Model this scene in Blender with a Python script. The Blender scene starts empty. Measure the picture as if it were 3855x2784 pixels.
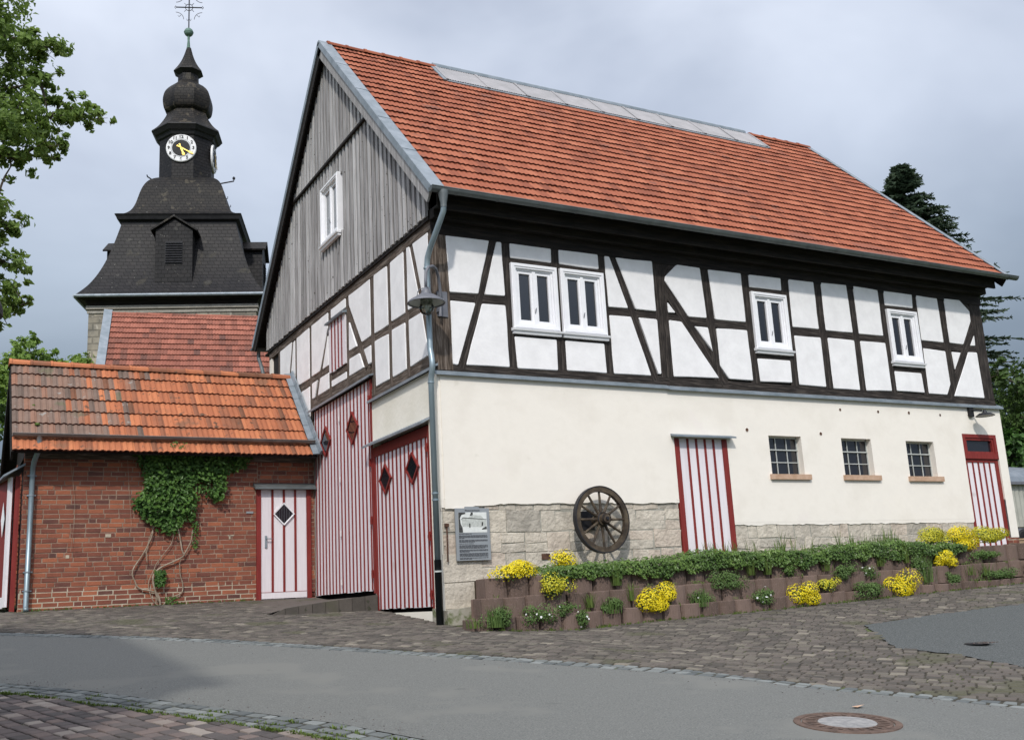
import bpy, math, random
from math import sin, cos, pi, radians, sqrt
from mathutils import Vector, Matrix
from mathutils.geometry import delaunay_2d_cdt
random.seed(7)
S = bpy.context.scene
COL = S.collection

# ------------------------------------------------------------------ camera
cam_d = bpy.data.cameras.new("camera"); cam = bpy.data.objects.new("camera", cam_d); COL.objects.link(cam)
cF = Vector((0.47552019, 0.85257953, 0.21676874)); cR = Vector((0.8778162, -0.47600615, -0.05344968)); cU = Vector((-0.05761315, -0.21569951, 0.97475866))
cam.matrix_world = Matrix(((cR.x, cU.x, -cF.x, -6.647), (cR.y, cU.y, -cF.y, -14.554), (cR.z, cU.z, -cF.z, 0.299), (0, 0, 0, 1)))
cam_d.sensor_width = 36; cam_d.lens = 36.37; cam_d.clip_end = 3000; cam_d.clip_start = 0.05
S.camera = cam

# ------------------------------------------------------------------ light
SUN_AZ, SUN_EL = radians(32), radians(40.5)     # light travels towards +x +y
W = bpy.data.worlds.new("World"); S.world = W; W.use_nodes = True
nt = W.node_tree; nt.nodes.clear()
def N(t, **k):
    n = nt.nodes.new(t)
    for a, b in k.items(): setattr(n, a, b)
    return n
out = N('ShaderNodeOutputWorld')
sky = N('ShaderNodeTexSky'); sky.sky_type = 'NISHITA'; sky.sun_disc = False
sky.sun_elevation = SUN_EL; sky.sun_rotation = pi + SUN_AZ
b1 = N('ShaderNodeBackground'); b1.inputs[1].default_value = 0.08; nt.links.new(sky.outputs[0], b1.inputs[0])
tc = N('ShaderNodeTexCoord'); sep = N('ShaderNodeSeparateXYZ'); nt.links.new(tc.outputs['Generated'], sep.inputs[0])
ramp = N('ShaderNodeValToRGB'); nt.links.new(sep.outputs[2], ramp.inputs[0])
cr = ramp.color_ramp; cr.elements[0].position = 0.0; cr.elements[0].color = (0.20, 0.245, 0.31, 1)
cr.elements[1].position = 0.75; cr.elements[1].color = (0.86, 0.88, 0.96, 1)
for p, c in ((0.12, (0.20, 0.25, 0.32, 1)), (0.22, (0.25, 0.31, 0.39, 1)), (0.30, (0.40, 0.475, 0.59, 1)), (0.39, (0.52, 0.59, 0.725, 1)), (0.52, (0.64, 0.705, 0.84, 1))):
    e = cr.elements.new(p); e.color = c
mp = N('ShaderNodeMapping'); mp.inputs['Scale'].default_value = (1.5, 1.5, 2.4); mp.inputs['Location'].default_value = (0.9, 0.1, 0.3)
nt.links.new(tc.outputs['Generated'], mp.inputs[0])
nz = N('ShaderNodeTexNoise'); nz.inputs['Scale'].default_value = 1.7; nz.inputs['Detail'].default_value = 5; nz.inputs['Roughness'].default_value = 0.5
nz.inputs['Distortion'].default_value = 0.25
nt.links.new(mp.outputs[0], nz.inputs['Vector'])
r2 = N('ShaderNodeValToRGB'); nt.links.new(nz.outputs[0], r2.inputs[0])
r2.color_ramp.elements[0].position = 0.34; r2.color_ramp.elements[0].color = (0.74, 0.76, 0.79, 1)
r2.color_ramp.elements[1].position = 0.70; r2.color_ramp.elements[1].color = (1.30, 1.27, 1.22, 1)
mul = N('ShaderNodeMix', data_type='RGBA', blend_type='MULTIPLY'); mul.inputs[0].default_value = 1
nt.links.new(ramp.outputs[0], mul.inputs[6]); nt.links.new(r2.outputs[0], mul.inputs[7])
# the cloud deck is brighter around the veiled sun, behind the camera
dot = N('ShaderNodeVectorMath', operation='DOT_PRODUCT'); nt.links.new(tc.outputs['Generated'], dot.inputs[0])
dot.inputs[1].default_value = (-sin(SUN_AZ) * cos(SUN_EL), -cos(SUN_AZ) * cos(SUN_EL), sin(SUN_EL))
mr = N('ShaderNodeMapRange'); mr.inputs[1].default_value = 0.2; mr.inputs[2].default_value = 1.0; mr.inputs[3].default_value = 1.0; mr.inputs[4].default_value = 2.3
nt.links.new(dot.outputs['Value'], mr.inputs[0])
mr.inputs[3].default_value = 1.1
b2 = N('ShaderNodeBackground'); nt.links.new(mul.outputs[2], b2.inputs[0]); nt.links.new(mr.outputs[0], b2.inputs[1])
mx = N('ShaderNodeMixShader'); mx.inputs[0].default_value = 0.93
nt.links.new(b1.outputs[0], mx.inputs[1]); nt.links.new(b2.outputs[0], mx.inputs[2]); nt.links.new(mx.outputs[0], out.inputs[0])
sd = bpy.data.lights.new("sun", 'SUN'); sd.energy = 2.5; sd.angle = radians(2.2); sd.color = (1.0, 0.95, 0.87)
so = bpy.data.objects.new("sun", sd); COL.objects.link(so)
sdir = Vector((sin(SUN_AZ) * cos(SUN_EL), cos(SUN_AZ) * cos(SUN_EL), -sin(SUN_EL)))
so.rotation_euler = sdir.to_track_quat('-Z', 'Y').to_euler()
S.view_settings.view_transform = 'Standard'; S.view_settings.look = 'None'; S.view_settings.exposure = 0.0; S.view_settings.gamma = 1.0

# ------------------------------------------------------------------ materials
def mat(name, cols, scale=3.0, rough=0.85, bump=0.0, bscale=40.0, stretch=(1, 1, 1), use_v=True, vcols=None, metallic=0.0,
        spec=0.3, detail=6, nmix=0.5, bdist=0.01, spots=None, contrast=(0.35, 0.65)):
    """cols: 2-4 colours over a noise ramp; face attribute v (0..1) shifts towards vcols; spots=(scale, threshold, colour)"""
    m = bpy.data.materials.new(name); m.use_nodes = True; t = m.node_tree; t.nodes.clear()
    def n(k, **a):
        x = t.nodes.new(k)
        for p, q in a.items(): setattr(x, p, q)
        return x
    l = t.links.new
    o = n('ShaderNodeOutputMaterial'); b = n('ShaderNodeBsdfPrincipled'); l(b.outputs[0], o.inputs[0])
    b.inputs['Roughness'].default_value = rough; b.inputs['Metallic'].default_value = metallic; b.inputs['Specular IOR Level'].default_value = spec
    c = n('ShaderNodeTexCoord'); mpn = n('ShaderNodeMapping'); mpn.inputs['Scale'].default_value = stretch; l(c.outputs['Object'], mpn.inputs[0])
    z = n('ShaderNodeTexNoise'); z.inputs['Scale'].default_value = scale; z.inputs['Detail'].default_value = detail; z.inputs['Roughness'].default_value = 0.6; l(mpn.outputs[0], z.inputs['Vector'])
    rp = n('ShaderNodeValToRGB'); l(z.outputs[0], rp.inputs[0]); e = rp.color_ramp.elements
    k = len(cols)
    for i in range(k):
        p = contrast[0] + (contrast[1] - contrast[0]) * i / (k - 1)
        if i == 0: q = e[0]
        elif i == k - 1: q = e[-1]
        else: q = e.new(p)
        q.position = p; q.color = (*cols[i], 1)
    last = rp.outputs[0]
    if use_v and vcols:
        at = n('ShaderNodeAttribute'); at.attribute_name = 'v'
        vr = n('ShaderNodeValToRGB'); l(at.outputs['Fac'], vr.inputs[0]); ve = vr.color_ramp.elements
        for i, cc in enumerate(vcols):
            p = i / (len(vcols) - 1)
            q = ve[0] if i == 0 else (ve[-1] if i == len(vcols) - 1 else ve.new(p))
            q.position = p; q.color = (*cc, 1)
        mi = n('ShaderNodeMix', data_type='RGBA'); mi.inputs[0].default_value = nmix; l(last, mi.inputs[6]); l(vr.outputs[0], mi.inputs[7]); last = mi.outputs[2]
    if spots:
        for (ss, th, sc_) in spots:
            z2 = n('ShaderNodeTexNoise'); z2.inputs['Scale'].default_value = ss; z2.inputs['Detail'].default_value = 5; l(c.outputs['Object'], z2.inputs['Vector'])
            m2 = n('ShaderNodeMapRange'); m2.inputs[1].default_value = th; m2.inputs[2].default_value = th + 0.06; l(z2.outputs[0], m2.inputs[0])
            mi = n('ShaderNodeMix', data_type='RGBA'); l(m2.outputs[0], mi.inputs[0]); l(last, mi.inputs[6]); mi.inputs[7].default_value = (*sc_, 1); last = mi.outputs[2]
    l(last, b.inputs['Base Color'])
    if bump:
        z3 = n('ShaderNodeTexNoise'); z3.inputs['Scale'].default_value = bscale; z3.inputs['Detail'].default_value = 5; l(mpn.outputs[0], z3.inputs['Vector'])
        bp = n('ShaderNodeBump'); bp.inputs['Strength'].default_value = bump; bp.inputs['Distance'].default_value = bdist; l(z3.outputs[0], bp.inputs['Height']); l(bp.outputs[0], b.inputs['Normal'])
    return m

M = {}
M['white'] = mat('white_lime_plaster', [(.76, .75, .755), (.85, .84, .845)], 3.5, .9, .3, 28, bdist=.01, spots=[(1.7, .66, (.75, .74, .74))])
M['white_edge'] = mat('white_panel_edge', [(.60, .58, .57), (.80, .78, .78)], 9, .9)
M['cream'] = mat('cream_render', [(.77, .722, .648), (.815, .768, .695), (.79, .745, .675)], 1.3, .9, .18, 9, bdist=.02, spots=[(1.1, .64, (.79, .735, .675)), (3.4, .70, (.72, .675, .60))])
M['cream_gable'] = mat('cream_render_gable', [(.76, .72, .62), (.84, .80, .71)], 1.2, .9, .3, 12, bdist=.02)
M['timber'] = mat('dark_weathered_timber', [(.010, .008, .007), (.027, .021, .018), (.07, .058, .05)], 2.2, .8, .8, 5, (1.2, 14, 14), bdist=.02)
M['timber_grey'] = mat('greyed_timber', [(.04, .03, .023), (.10, .075, .058), (.20, .165, .14)], 2.2, .85, .8, 5, (1.2, 14, 14), bdist=.02)
M['timber_dark'] = mat('black_eaves_timber', [(.006, .005, .005), (.014, .011, .010), (.026, .021, .018)], 2.2, .8, .5, 5, (1, 10, 10), bdist=.01)
M['board'] = mat('grey_weathered_boards', [(.13, .125, .12), (.36, .35, .35), (.66, .65, .65)], 1.6, .85, .6, 4, (18, 18, .8), vcols=[(.012, .011, .011), (.20, .19, .19), (.40, .39, .39), (.60, .59, .59)], nmix=.6, spots=[(16, .67, (.07, .06, .055))], bdist=.01, spec=.1)  # darkest v tone is painted shade between the battens
M['tile'] = mat('clay_roof_tile', [(.27, .088, .050), (.345, .118, .068)], 6, .85, .2, 60, vcols=[(.17, .06, .04), (.29, .094, .055), (.345, .118, .068), (.42, .155, .09)], nmix=.65, spots=[(.55, .58, (.25, .095, .064)), (1.8, .64, (.21, .09, .064)), (30, .70, (.17, .09, .06))], spec=.15)
M['tile_lip'] = mat('clay_tile_edge', [(.06, .015, .010), (.11, .03, .018)], 8, .85)
M['tile_shed'] = mat('orange_clay_tile', [(.26, .10, .055), (.42, .15, .07)], 5, .85, .25, 50, vcols=[(.09, .06, .045), (.22, .10, .065), (.38, .135, .07), (.47, .17, .085), (.56, .21, .10)], nmix=.68, spots=[(8, .62, (.14, .08, .055)), (1.3, .62, (.24, .115, .07))], spec=.15)
M['tile_shed_old'] = mat('lichened_grey_tile', [(.15, .10, .08), (.22, .16, .135)], 5, .9, .3, 50, vcols=[(.11, .085, .07), (.19, .135, .11), (.25, .155, .115), (.33, .14, .08)], nmix=.65, spots=[(7, .64, (.29, .27, .25)), (2, .64, (.15, .13, .09))], spec=.15)
M['tile_nave'] = mat('old_red_tile', [(.20, .075, .052), (.32, .12, .08)], 4, .8, .25, 50, vcols=[(.06, .04, .035), (.20, .075, .052), (.28, .10, .068), (.38, .14, .095)], nmix=.65, spots=[(.45, .66, (.17, .13, .065))])
M['zinc'] = mat('weathered_zinc', [(.20, .24, .27), (.30, .34, .38)], 4, .5, metallic=.35, spec=.5)
M['zinc_dark'] = mat('dark_zinc_gutter', [(.10, .115, .12), (.16, .18, .185)], 3, .5, metallic=.3, spec=.5)
M['zinc_pipe'] = mat('galvanised_pipe', [(.20, .26, .29), (.30, .37, .41)], 3, .4, metallic=.5, spec=.5, stretch=(1, 1, .3))
M['gutter_brown'] = mat('brown_metal_gutter', [(.11, .095, .09), (.17, .15, .14)], 3, .5, metallic=.2, spec=.5)
M['black_pipe'] = mat('black_plastic_pipe', [(.008, .012, .016), (.015, .02, .024)], 4, .4, spec=.5)
M['grey_paint'] = mat('grey_painted_metal', [(.115, .12, .14), (.15, .155, .18)], 6, .5, spec=.5)
M['lamp_inside'] = mat('pale_shade_lining', [(.42, .44, .42), (.50, .52, .50)], 5, .6)
M['winwhite'] = mat('white_window_paint', [(.80, .80, .83), (.86, .86, .88)], 4, .4, spec=.4)
M['doorwhite'] = mat('pale_painted_boards', [(.68, .63, .66), (.79, .75, .78)], 2.0, .65, .25, 6, (14, 14, .8), vcols=[(.68, .63, .66), (.80, .77, .79)], nmix=.5, bdist=.004, spots=[(2.2, .68, (.60, .55, .55))])
M['doorred'] = mat('oxblood_red_paint', [(.17, .020, .018), (.235, .032, .026)], 3, .55, .2, 6, (10, 10, .8), bdist=.004)
M['brick'] = mat('old_red_brick', [(.16, .062, .046), (.24, .088, .058), (.30, .11, .07)], 5, .9, .7, 45, vcols=[(.08, .052, .05), (.16, .064, .05), (.20, .075, .053), (.245, .088, .056), (.29, .105, .063), (.42, .15, .08)], nmix=.7, spec=.1, bdist=.012)
M['mortar'] = mat('sandy_mortar', [(.22, .15, .11), (.34, .245, .185)], 6, .95, .6, 40, bdist=.015)
M['mortar_pale'] = mat('pale_repointing', [(.38, .32, .24), (.48, .42, .33)], 6, .95, .5, 40)
M['stone'] = mat('limestone_ashlar', [(.27, .25, .22), (.46, .42, .36), (.64, .59, .51)], 4.2, .9, .9, 16, vcols=[(.29, .265, .225), (.47, .42, .35), (.58, .52, .43), (.52, .41, .33), (.62, .56, .46)], nmix=.55, bdist=.03, spots=[(11, .69, (.14, .12, .10))])
M['stone_mortar'] = mat('grey_lime_mortar', [(.28, .27, .23), (.42, .40, .35)], 5, .95, .6, 30, bdist=.02)
M['tower_stone'] = mat('grey_tower_masonry', [(.20, .19, .165), (.36, .335, .29)], 4, .92, .9, 9, vcols=[(.21, .195, .17), (.33, .31, .27), (.42, .39, .33)], nmix=.55, bdist=.04)
M['concrete'] = mat('mossy_concrete', [(.17, .17, .12), (.32, .30, .25), (.40, .38, .32)], 3, .95, .5, 20, spots=[(3, .6, (.13, .15, .07))])
M['planter'] = mat('brown_concrete_block', [(.095, .066, .052), (.175, .125, .102)], 12, .95, 1.0, 26, (2.2, 2.2, .35), vcols=[(.075, .055, .044), (.14, .098, .080), (.21, .15, .125)], nmix=.6, bdist=.012, spots=[(45, .60, (.20, .14, .125)), (2.2, .62, (.085, .08, .05))])
M['soil'] = mat('dark_soil', [(.03, .022, .015), (.07, .05, .032)], 20, 1, .8, 30)
M['asphalt'] = mat('grey_asphalt', [(.085, .089, .085), (.142, .147, .140), (.235, .24, .228)], 75, .9, .7, 160, spots=[(.8, .58, (.165, .168, .157)), (3.0, .68, (.12, .124, .118)), (55, .70, (.36, .36, .33))], bdist=.006, detail=8, contrast=(.25, .75))
M['asphalt_patch'] = mat('darker_rough_asphalt', [(.042, .048, .049), (.080, .088, .088), (.15, .158, .156)], 60, .9, .9, 90, spots=[(40, .68, (.27, .27, .25))], bdist=.01)
M['paver'] = mat('worn_paving_stone', [(.095, .083, .070), (.158, .139, .12)], 7, .9, .6, 50, vcols=[(.048, .044, .039), (.082, .072, .063), (.113, .096, .085), (.13, .118, .096), (.255, .228, .185)], nmix=.75, bdist=.01, spots=[(1.1, .60, (.085, .082, .055)), (9, .64, (.05, .05, .035))])
M['paver_near'] = mat('near_paving_stone', [(.10, .087, .082), (.15, .13, .124)], 9, .85, .5, 60, vcols=[(.05, .046, .047), (.085, .074, .073), (.125, .10, .096), (.18, .135, .12), (.34, .30, .265)], nmix=.72, bdist=.008)
M['sett'] = mat('blue_grey_sett', [(.11, .122, .12), (.17, .183, .18)], 10, .85, .5, 50, vcols=[(.07, .08, .085), (.14, .152, .15), (.23, .245, .24)], nmix=.7, bdist=.008)
M['joint'] = mat('mossy_joint_sand', [(.03, .027, .02), (.06, .055, .04)], 12, 1, .5, 40, spots=[(1.6, .57, (.075, .095, .03))])
M['ground'] = mat('grass_and_earth', [(.05, .07, .025), (.09, .11, .04)], 1.5, 1, .6, 12)
M['slate'] = None
M['iron'] = mat('black_wrought_iron', [(.02, .02, .025), (.035, .035, .04)], 5, .5, spec=.5, metallic=.5)
M['rust'] = mat('rusty_iron', [(.07, .035, .025), (.14, .075, .05)], 9, .8, .4, 60, metallic=.3)
M['manhole_iron'] = mat('rusted_cast_iron', [(.08, .055, .045), (.17, .115, .09)], 9, .75, .8, 60, metallic=.3, bdist=.01)
M['manhole_fill'] = mat('manhole_concrete_fill', [(.20, .20, .205), (.31, .305, .30)], 14, .9, .5, 70)
M['wheelwood'] = mat('oiled_wheel_wood', [(.028, .020, .014), (.06, .044, .03), (.11, .085, .055)], 6, .6, .4, 10, bdist=.006)
M['copper'] = mat('green_copper', [(.10, .17, .14), (.16, .25, .21)], 6, .7, metallic=.2)
M['gold'] = mat('gilded_hand', [(.95, .62, .12), (1.0, .74, .22)], 4, .3, metallic=.6)
M['clockwhite'] = mat('clock_face_white', [(.72, .72, .73), (.82, .82, .83)], 5, .5)
M['black'] = mat('matt_black', [(.012, .012, .014), (.02, .02, .022)], 5, .6)
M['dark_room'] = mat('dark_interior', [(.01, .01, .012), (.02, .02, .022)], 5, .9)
M['signgrey'] = mat('sign_panel_grey', [(.24, .26, .28), (.27, .29, .31)], 3, .45, spec=.5)
M['signtext'] = mat('sign_lettering', [(.035, .037, .045), (.05, .052, .06)], 3, .6)
M['photo_light'] = mat('print_pale', [(.62, .64, .62), (.72, .74, .72)], 14, .4)
M['photo_mid'] = mat('print_mid', [(.38, .40, .38), (.55, .57, .54)], 30, .4)
M['photo_dark'] = mat('print_dark', [(.03, .03, .03), (.08, .08, .075)], 40, .4)
M['sillstone'] = mat('sandstone_sill', [(.42, .27, .18), (.52, .36, .26)], 8, .9, .4, 40)
M['poly'] = mat('translucent_corrugated_sheet', [(.26, .255, .26), (.33, .32, .33)], 3, .55, spec=.5)
M['bark'] = mat('tree_bark', [(.05, .04, .03), (.11, .09, .07)], 6, .95, .8, 14, (3, 3, .6), bdist=.03)
M['vine'] = mat('pale_vine_stem', [(.22, .17, .12), (.40, .33, .26)], 12, .9)
M['lime'] = M['white']
M['trailer'] = mat('pale_corrugated_sheet', [(.36, .36, .32), (.46, .46, .41)], 3, .5, metallic=.2)
M['tarp'] = mat('grey_blue_tarpaulin', [(.16, .19, .23), (.26, .29, .33)], 2, .5, .3, 6)
M['plank'] = mat('sawn_timber', [(.30, .20, .12), (.45, .33, .22)], 5, .85, .3, 10, (1, 8, 8))
M['render'] = mat('pale_house_render', [(.5, .46, .38), (.6, .56, .47)], 1.5, .9)

def leafmat(name, cols, v, trans=.25, rough=.55):
    m = mat(name, cols, 1.2, rough, vcols=v, nmix=.6, spec=.35)
    t = m.node_tree; b = [x for x in t.nodes if x.type == 'BSDF_PRINCIPLED'][0]
    o = [x for x in t.nodes if x.type == 'OUTPUT_MATERIAL'][0]
    tr = t.nodes.new('ShaderNodeBsdfTranslucent'); ms = t.nodes.new('ShaderNodeMixShader'); ms.inputs[0].default_value = trans
    src = b.inputs['Base Color'].links[0].from_socket; t.links.new(src, tr.inputs[0])
    t.links.new(b.outputs[0], ms.inputs[1]); t.links.new(tr.outputs[0], ms.inputs[2]); t.links.new(ms.outputs[0], o.inputs[0])
    return m
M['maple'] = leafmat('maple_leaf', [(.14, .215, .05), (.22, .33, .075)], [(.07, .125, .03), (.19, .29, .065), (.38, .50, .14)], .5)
M['limeleaf'] = leafmat('spring_leaf', [(.16, .26, .05), (.24, .36, .08)], [(.10, .18, .035), (.22, .34, .07), (.34, .46, .12)], .4)
M['darkleaf'] = leafmat('dark_broad_leaf', [(.035, .07, .016), (.07, .13, .028)], [(.02, .045, .012), (.06, .11, .022), (.12, .20, .04)], .25)
M['spruce'] = leafmat('spruce_needle', [(.035, .062, .04), (.06, .10, .06)], [(.028, .052, .036), (.07, .11, .065), (.13, .18, .10)], .25, .6)
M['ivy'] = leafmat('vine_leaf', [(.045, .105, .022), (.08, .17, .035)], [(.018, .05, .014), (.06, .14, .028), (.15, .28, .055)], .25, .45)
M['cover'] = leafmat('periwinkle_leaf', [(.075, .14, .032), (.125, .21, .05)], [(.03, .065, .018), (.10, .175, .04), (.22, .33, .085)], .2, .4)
M['cushion'] = leafmat('cushion_leaf', [(.06, .115, .03), (.12, .20, .055)], [(.03, .06, .015), (.10, .17, .045), (.19, .28, .08)], .2)
M['grass'] = leafmat('grass_blade', [(.09, .15, .03), (.15, .22, .05)], [(.06, .11, .025), (.13, .20, .045), (.24, .28, .09)], .3)
M['yellow'] = leafmat('yellow_petal', [(.70, .55, .008), (.80, .66, .01)], [(.60, .48, .008), (.76, .62, .01), (.86, .76, .03)], .2)
M['limeyellow'] = leafmat('fading_yellow_petal', [(.45, .42, .02), (.60, .55, .03)], [(.30, .34, .03), (.50, .48, .03), (.72, .62, .04)], .2)
M['petal'] = leafmat('white_petal', [(.75, .75, .75), (.85, .85, .85)], [(.7, .7, .7), (.85, .85, .85)], .2)
M['moss'] = leafmat('joint_moss', [(.07, .11, .02), (.12, .17, .03)], [(.05, .075, .02), (.09, .14, .028), (.17, .23, .045)], .2)

def pattern_mat(name, kind, cols, mortar, bw, bh, msize=.015, rough=.7, spots=None, bdist=.02, off=.5, radial=0):
    m = bpy.data.materials.new(name); m.use_nodes = True; t = m.node_tree; l = t.links.new
    b = t.nodes['Principled BSDF']; b.inputs['Roughness'].default_value = rough; b.inputs['Specular IOR Level'].default_value = .22
    c = t.nodes.new('ShaderNodeTexCoord'); s = t.nodes.new('ShaderNodeSeparateXYZ'); l(c.outputs['Object'], s.inputs[0])
    a = t.nodes.new('ShaderNodeMath'); a.operation = 'ADD'; l(s.outputs[0], a.inputs[0]); l(s.outputs[1], a.inputs[1])
    if radial:
        a.operation = 'ARCTAN2'; l(s.outputs[1], a.inputs[0]); l(s.outputs[0], a.inputs[1])
        a0 = a; a = t.nodes.new('ShaderNodeMath'); a.operation = 'MULTIPLY'; a.inputs[1].default_value = radial; l(a0.outputs[0], a.inputs[0])
    k = t.nodes.new('ShaderNodeCombineXYZ'); l(a.outputs[0], k.inputs[0]); l(s.outputs[2], k.inputs[1])
    br = t.nodes.new('ShaderNodeTexBrick'); l(k.outputs[0], br.inputs['Vector']); br.offset = off
    br.inputs['Color1'].default_value = (*cols[0], 1); br.inputs['Color2'].default_value = (*cols[1], 1); br.inputs['Mortar'].default_value = (*mortar, 1)
    br.inputs['Scale'].default_value = 1; br.inputs['Mortar Size'].default_value = msize; br.inputs['Mortar Smooth'].default_value = .3
    br.inputs['Brick Width'].default_value = bw; br.inputs['Row Height'].default_value = bh; br.inputs['Bias'].default_value = -.1
    z = t.nodes.new('ShaderNodeTexNoise'); z.inputs['Scale'].default_value = .9; z.inputs['Detail'].default_value = 7; z.inputs['Roughness'].default_value = .7; l(c.outputs['Object'], z.inputs['Vector'])
    r = t.nodes.new('ShaderNodeValToRGB'); l(z.outputs[0], r.inputs[0]); r.color_ramp.elements[0].position = .3; r.color_ramp.elements[0].color = (.62, .62, .62, 1); r.color_ramp.elements[1].position = .72; r.color_ramp.elements[1].color = (1.5, 1.42, 1.3, 1)
    mi = t.nodes.new('ShaderNodeMix'); mi.data_type = 'RGBA'; mi.blend_type = 'MULTIPLY'; mi.inputs[0].default_value = 1; l(br.outputs[0], mi.inputs[6]); l(r.outputs[0], mi.inputs[7]); last = mi.outputs[2]
    for (ss, th, cc) in (spots or []):
        z2 = t.nodes.new('ShaderNodeTexNoise'); z2.inputs['Scale'].default_value = ss; z2.inputs['Detail'].default_value = 4; l(c.outputs['Object'], z2.inputs['Vector'])
        m2 = t.nodes.new('ShaderNodeMapRange'); m2.inputs[1].default_value = th; m2.inputs[2].default_value = th + .04; l(z2.outputs[0], m2.inputs[0])
        mj = t.nodes.new('ShaderNodeMix'); mj.data_type = 'RGBA'; l(m2.outputs[0], mj.inputs[0]); l(last, mj.inputs[6]); mj.inputs[7].default_value = (*cc, 1); last = mj.outputs[2]
    l(last, b.inputs['Base Color'])
    bp = t.nodes.new('ShaderNodeBump'); bp.inputs['Strength'].default_value = .8; bp.inputs['Distance'].default_value = bdist; bp.invert = True; l(br.outputs['Fac'], bp.inputs['Height'])
    l(bp.outputs[0], b.inputs['Normal'])
    return m
M['slate'] = pattern_mat('slate_shingle', 0, [(.009, .009, .011), (.017, .016, .0175)], (.004, .004, .0045), .26, .17, .012, .55, [(6.5, .70, (.15, .145, .13)), (1.3, .63, (.03, .027, .021)), (2.6, .66, (.042, .04, .036))], .02)
M['slate_moss'] = pattern_mat('weathered_slate_shingle', 0, [(.011, .0105, .011), (.021, .019, .017)], (.004, .004, .0045), .24, .15, .012, .6, [(3.0, .63, (.055, .048, .035)), (4.5, .72, (.16, .155, .15))], .02)
M['slate_oct'] = pattern_mat('lantern_slate', 0, [(.010, .010, .012), (.018, .017, .0185)], (.004, .004, .0045), .22, .15, .012, .55, [(5.5, .72, (.10, .095, .085)), (1.3, .62, (.04, .035, .026))], .02, radial=1.15)
M['slate_oct_moss'] = pattern_mat('dome_slate', 0, [(.011, .0105, .0105), (.023, .020, .017)], (.004, .004, .0045), .24, .14, .012, .6, [(3.0, .60, (.06, .05, .036)), (4.5, .72, (.14, .135, .125))], .02, radial=1.0)
M['tower_wall'] = pattern_mat('tower_rubble_wall', 0, [(.25, .235, .20), (.34, .32, .275)], (.20, .19, .165), .5, .28, .03, .95, [(4, .62, (.40, .37, .31))], .03)

def glass(name, col, rough=.03, spec=.6):
    m = bpy.data.materials.new(name); m.use_nodes = True; b = m.node_tree.nodes['Principled BSDF']
    b.inputs['Base Color'].default_value = (*col, 1); b.inputs['Roughness'].default_value = rough; b.inputs['Specular IOR Level'].default_value = spec
    return m
M['pane'] = glass('dark_window_glass', (.012, .013, .018), .03, .9)
M['pane_pale'] = glass('gable_window_glass', (.16, .18, .20), .05, .9)
def clearglass(name, tint):
    m = bpy.data.materials.new(name); m.use_nodes = True; t = m.node_tree; t.nodes.clear()
    o = t.nodes.new('ShaderNodeOutputMaterial'); a = t.nodes.new('ShaderNodeBsdfTransparent'); a.inputs[0].default_value = (*tint, 1)
    g = t.nodes.new('ShaderNodeBsdfGlossy'); g.inputs['Roughness'].default_value = .03
    f = t.nodes.new('ShaderNodeFresnel'); f.inputs[0].default_value = 1.5; x = t.nodes.new('ShaderNodeMixShader')
    t.links.new(f.outputs[0], x.inputs[0]); t.links.new(a.outputs[0], x.inputs[1]); t.links.new(g.outputs[0], x.inputs[2]); t.links.new(x.outputs[0], o.inputs[0])
    return m
M['clear'] = clearglass('clear_glass', (.86, .88, .84))

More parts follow.
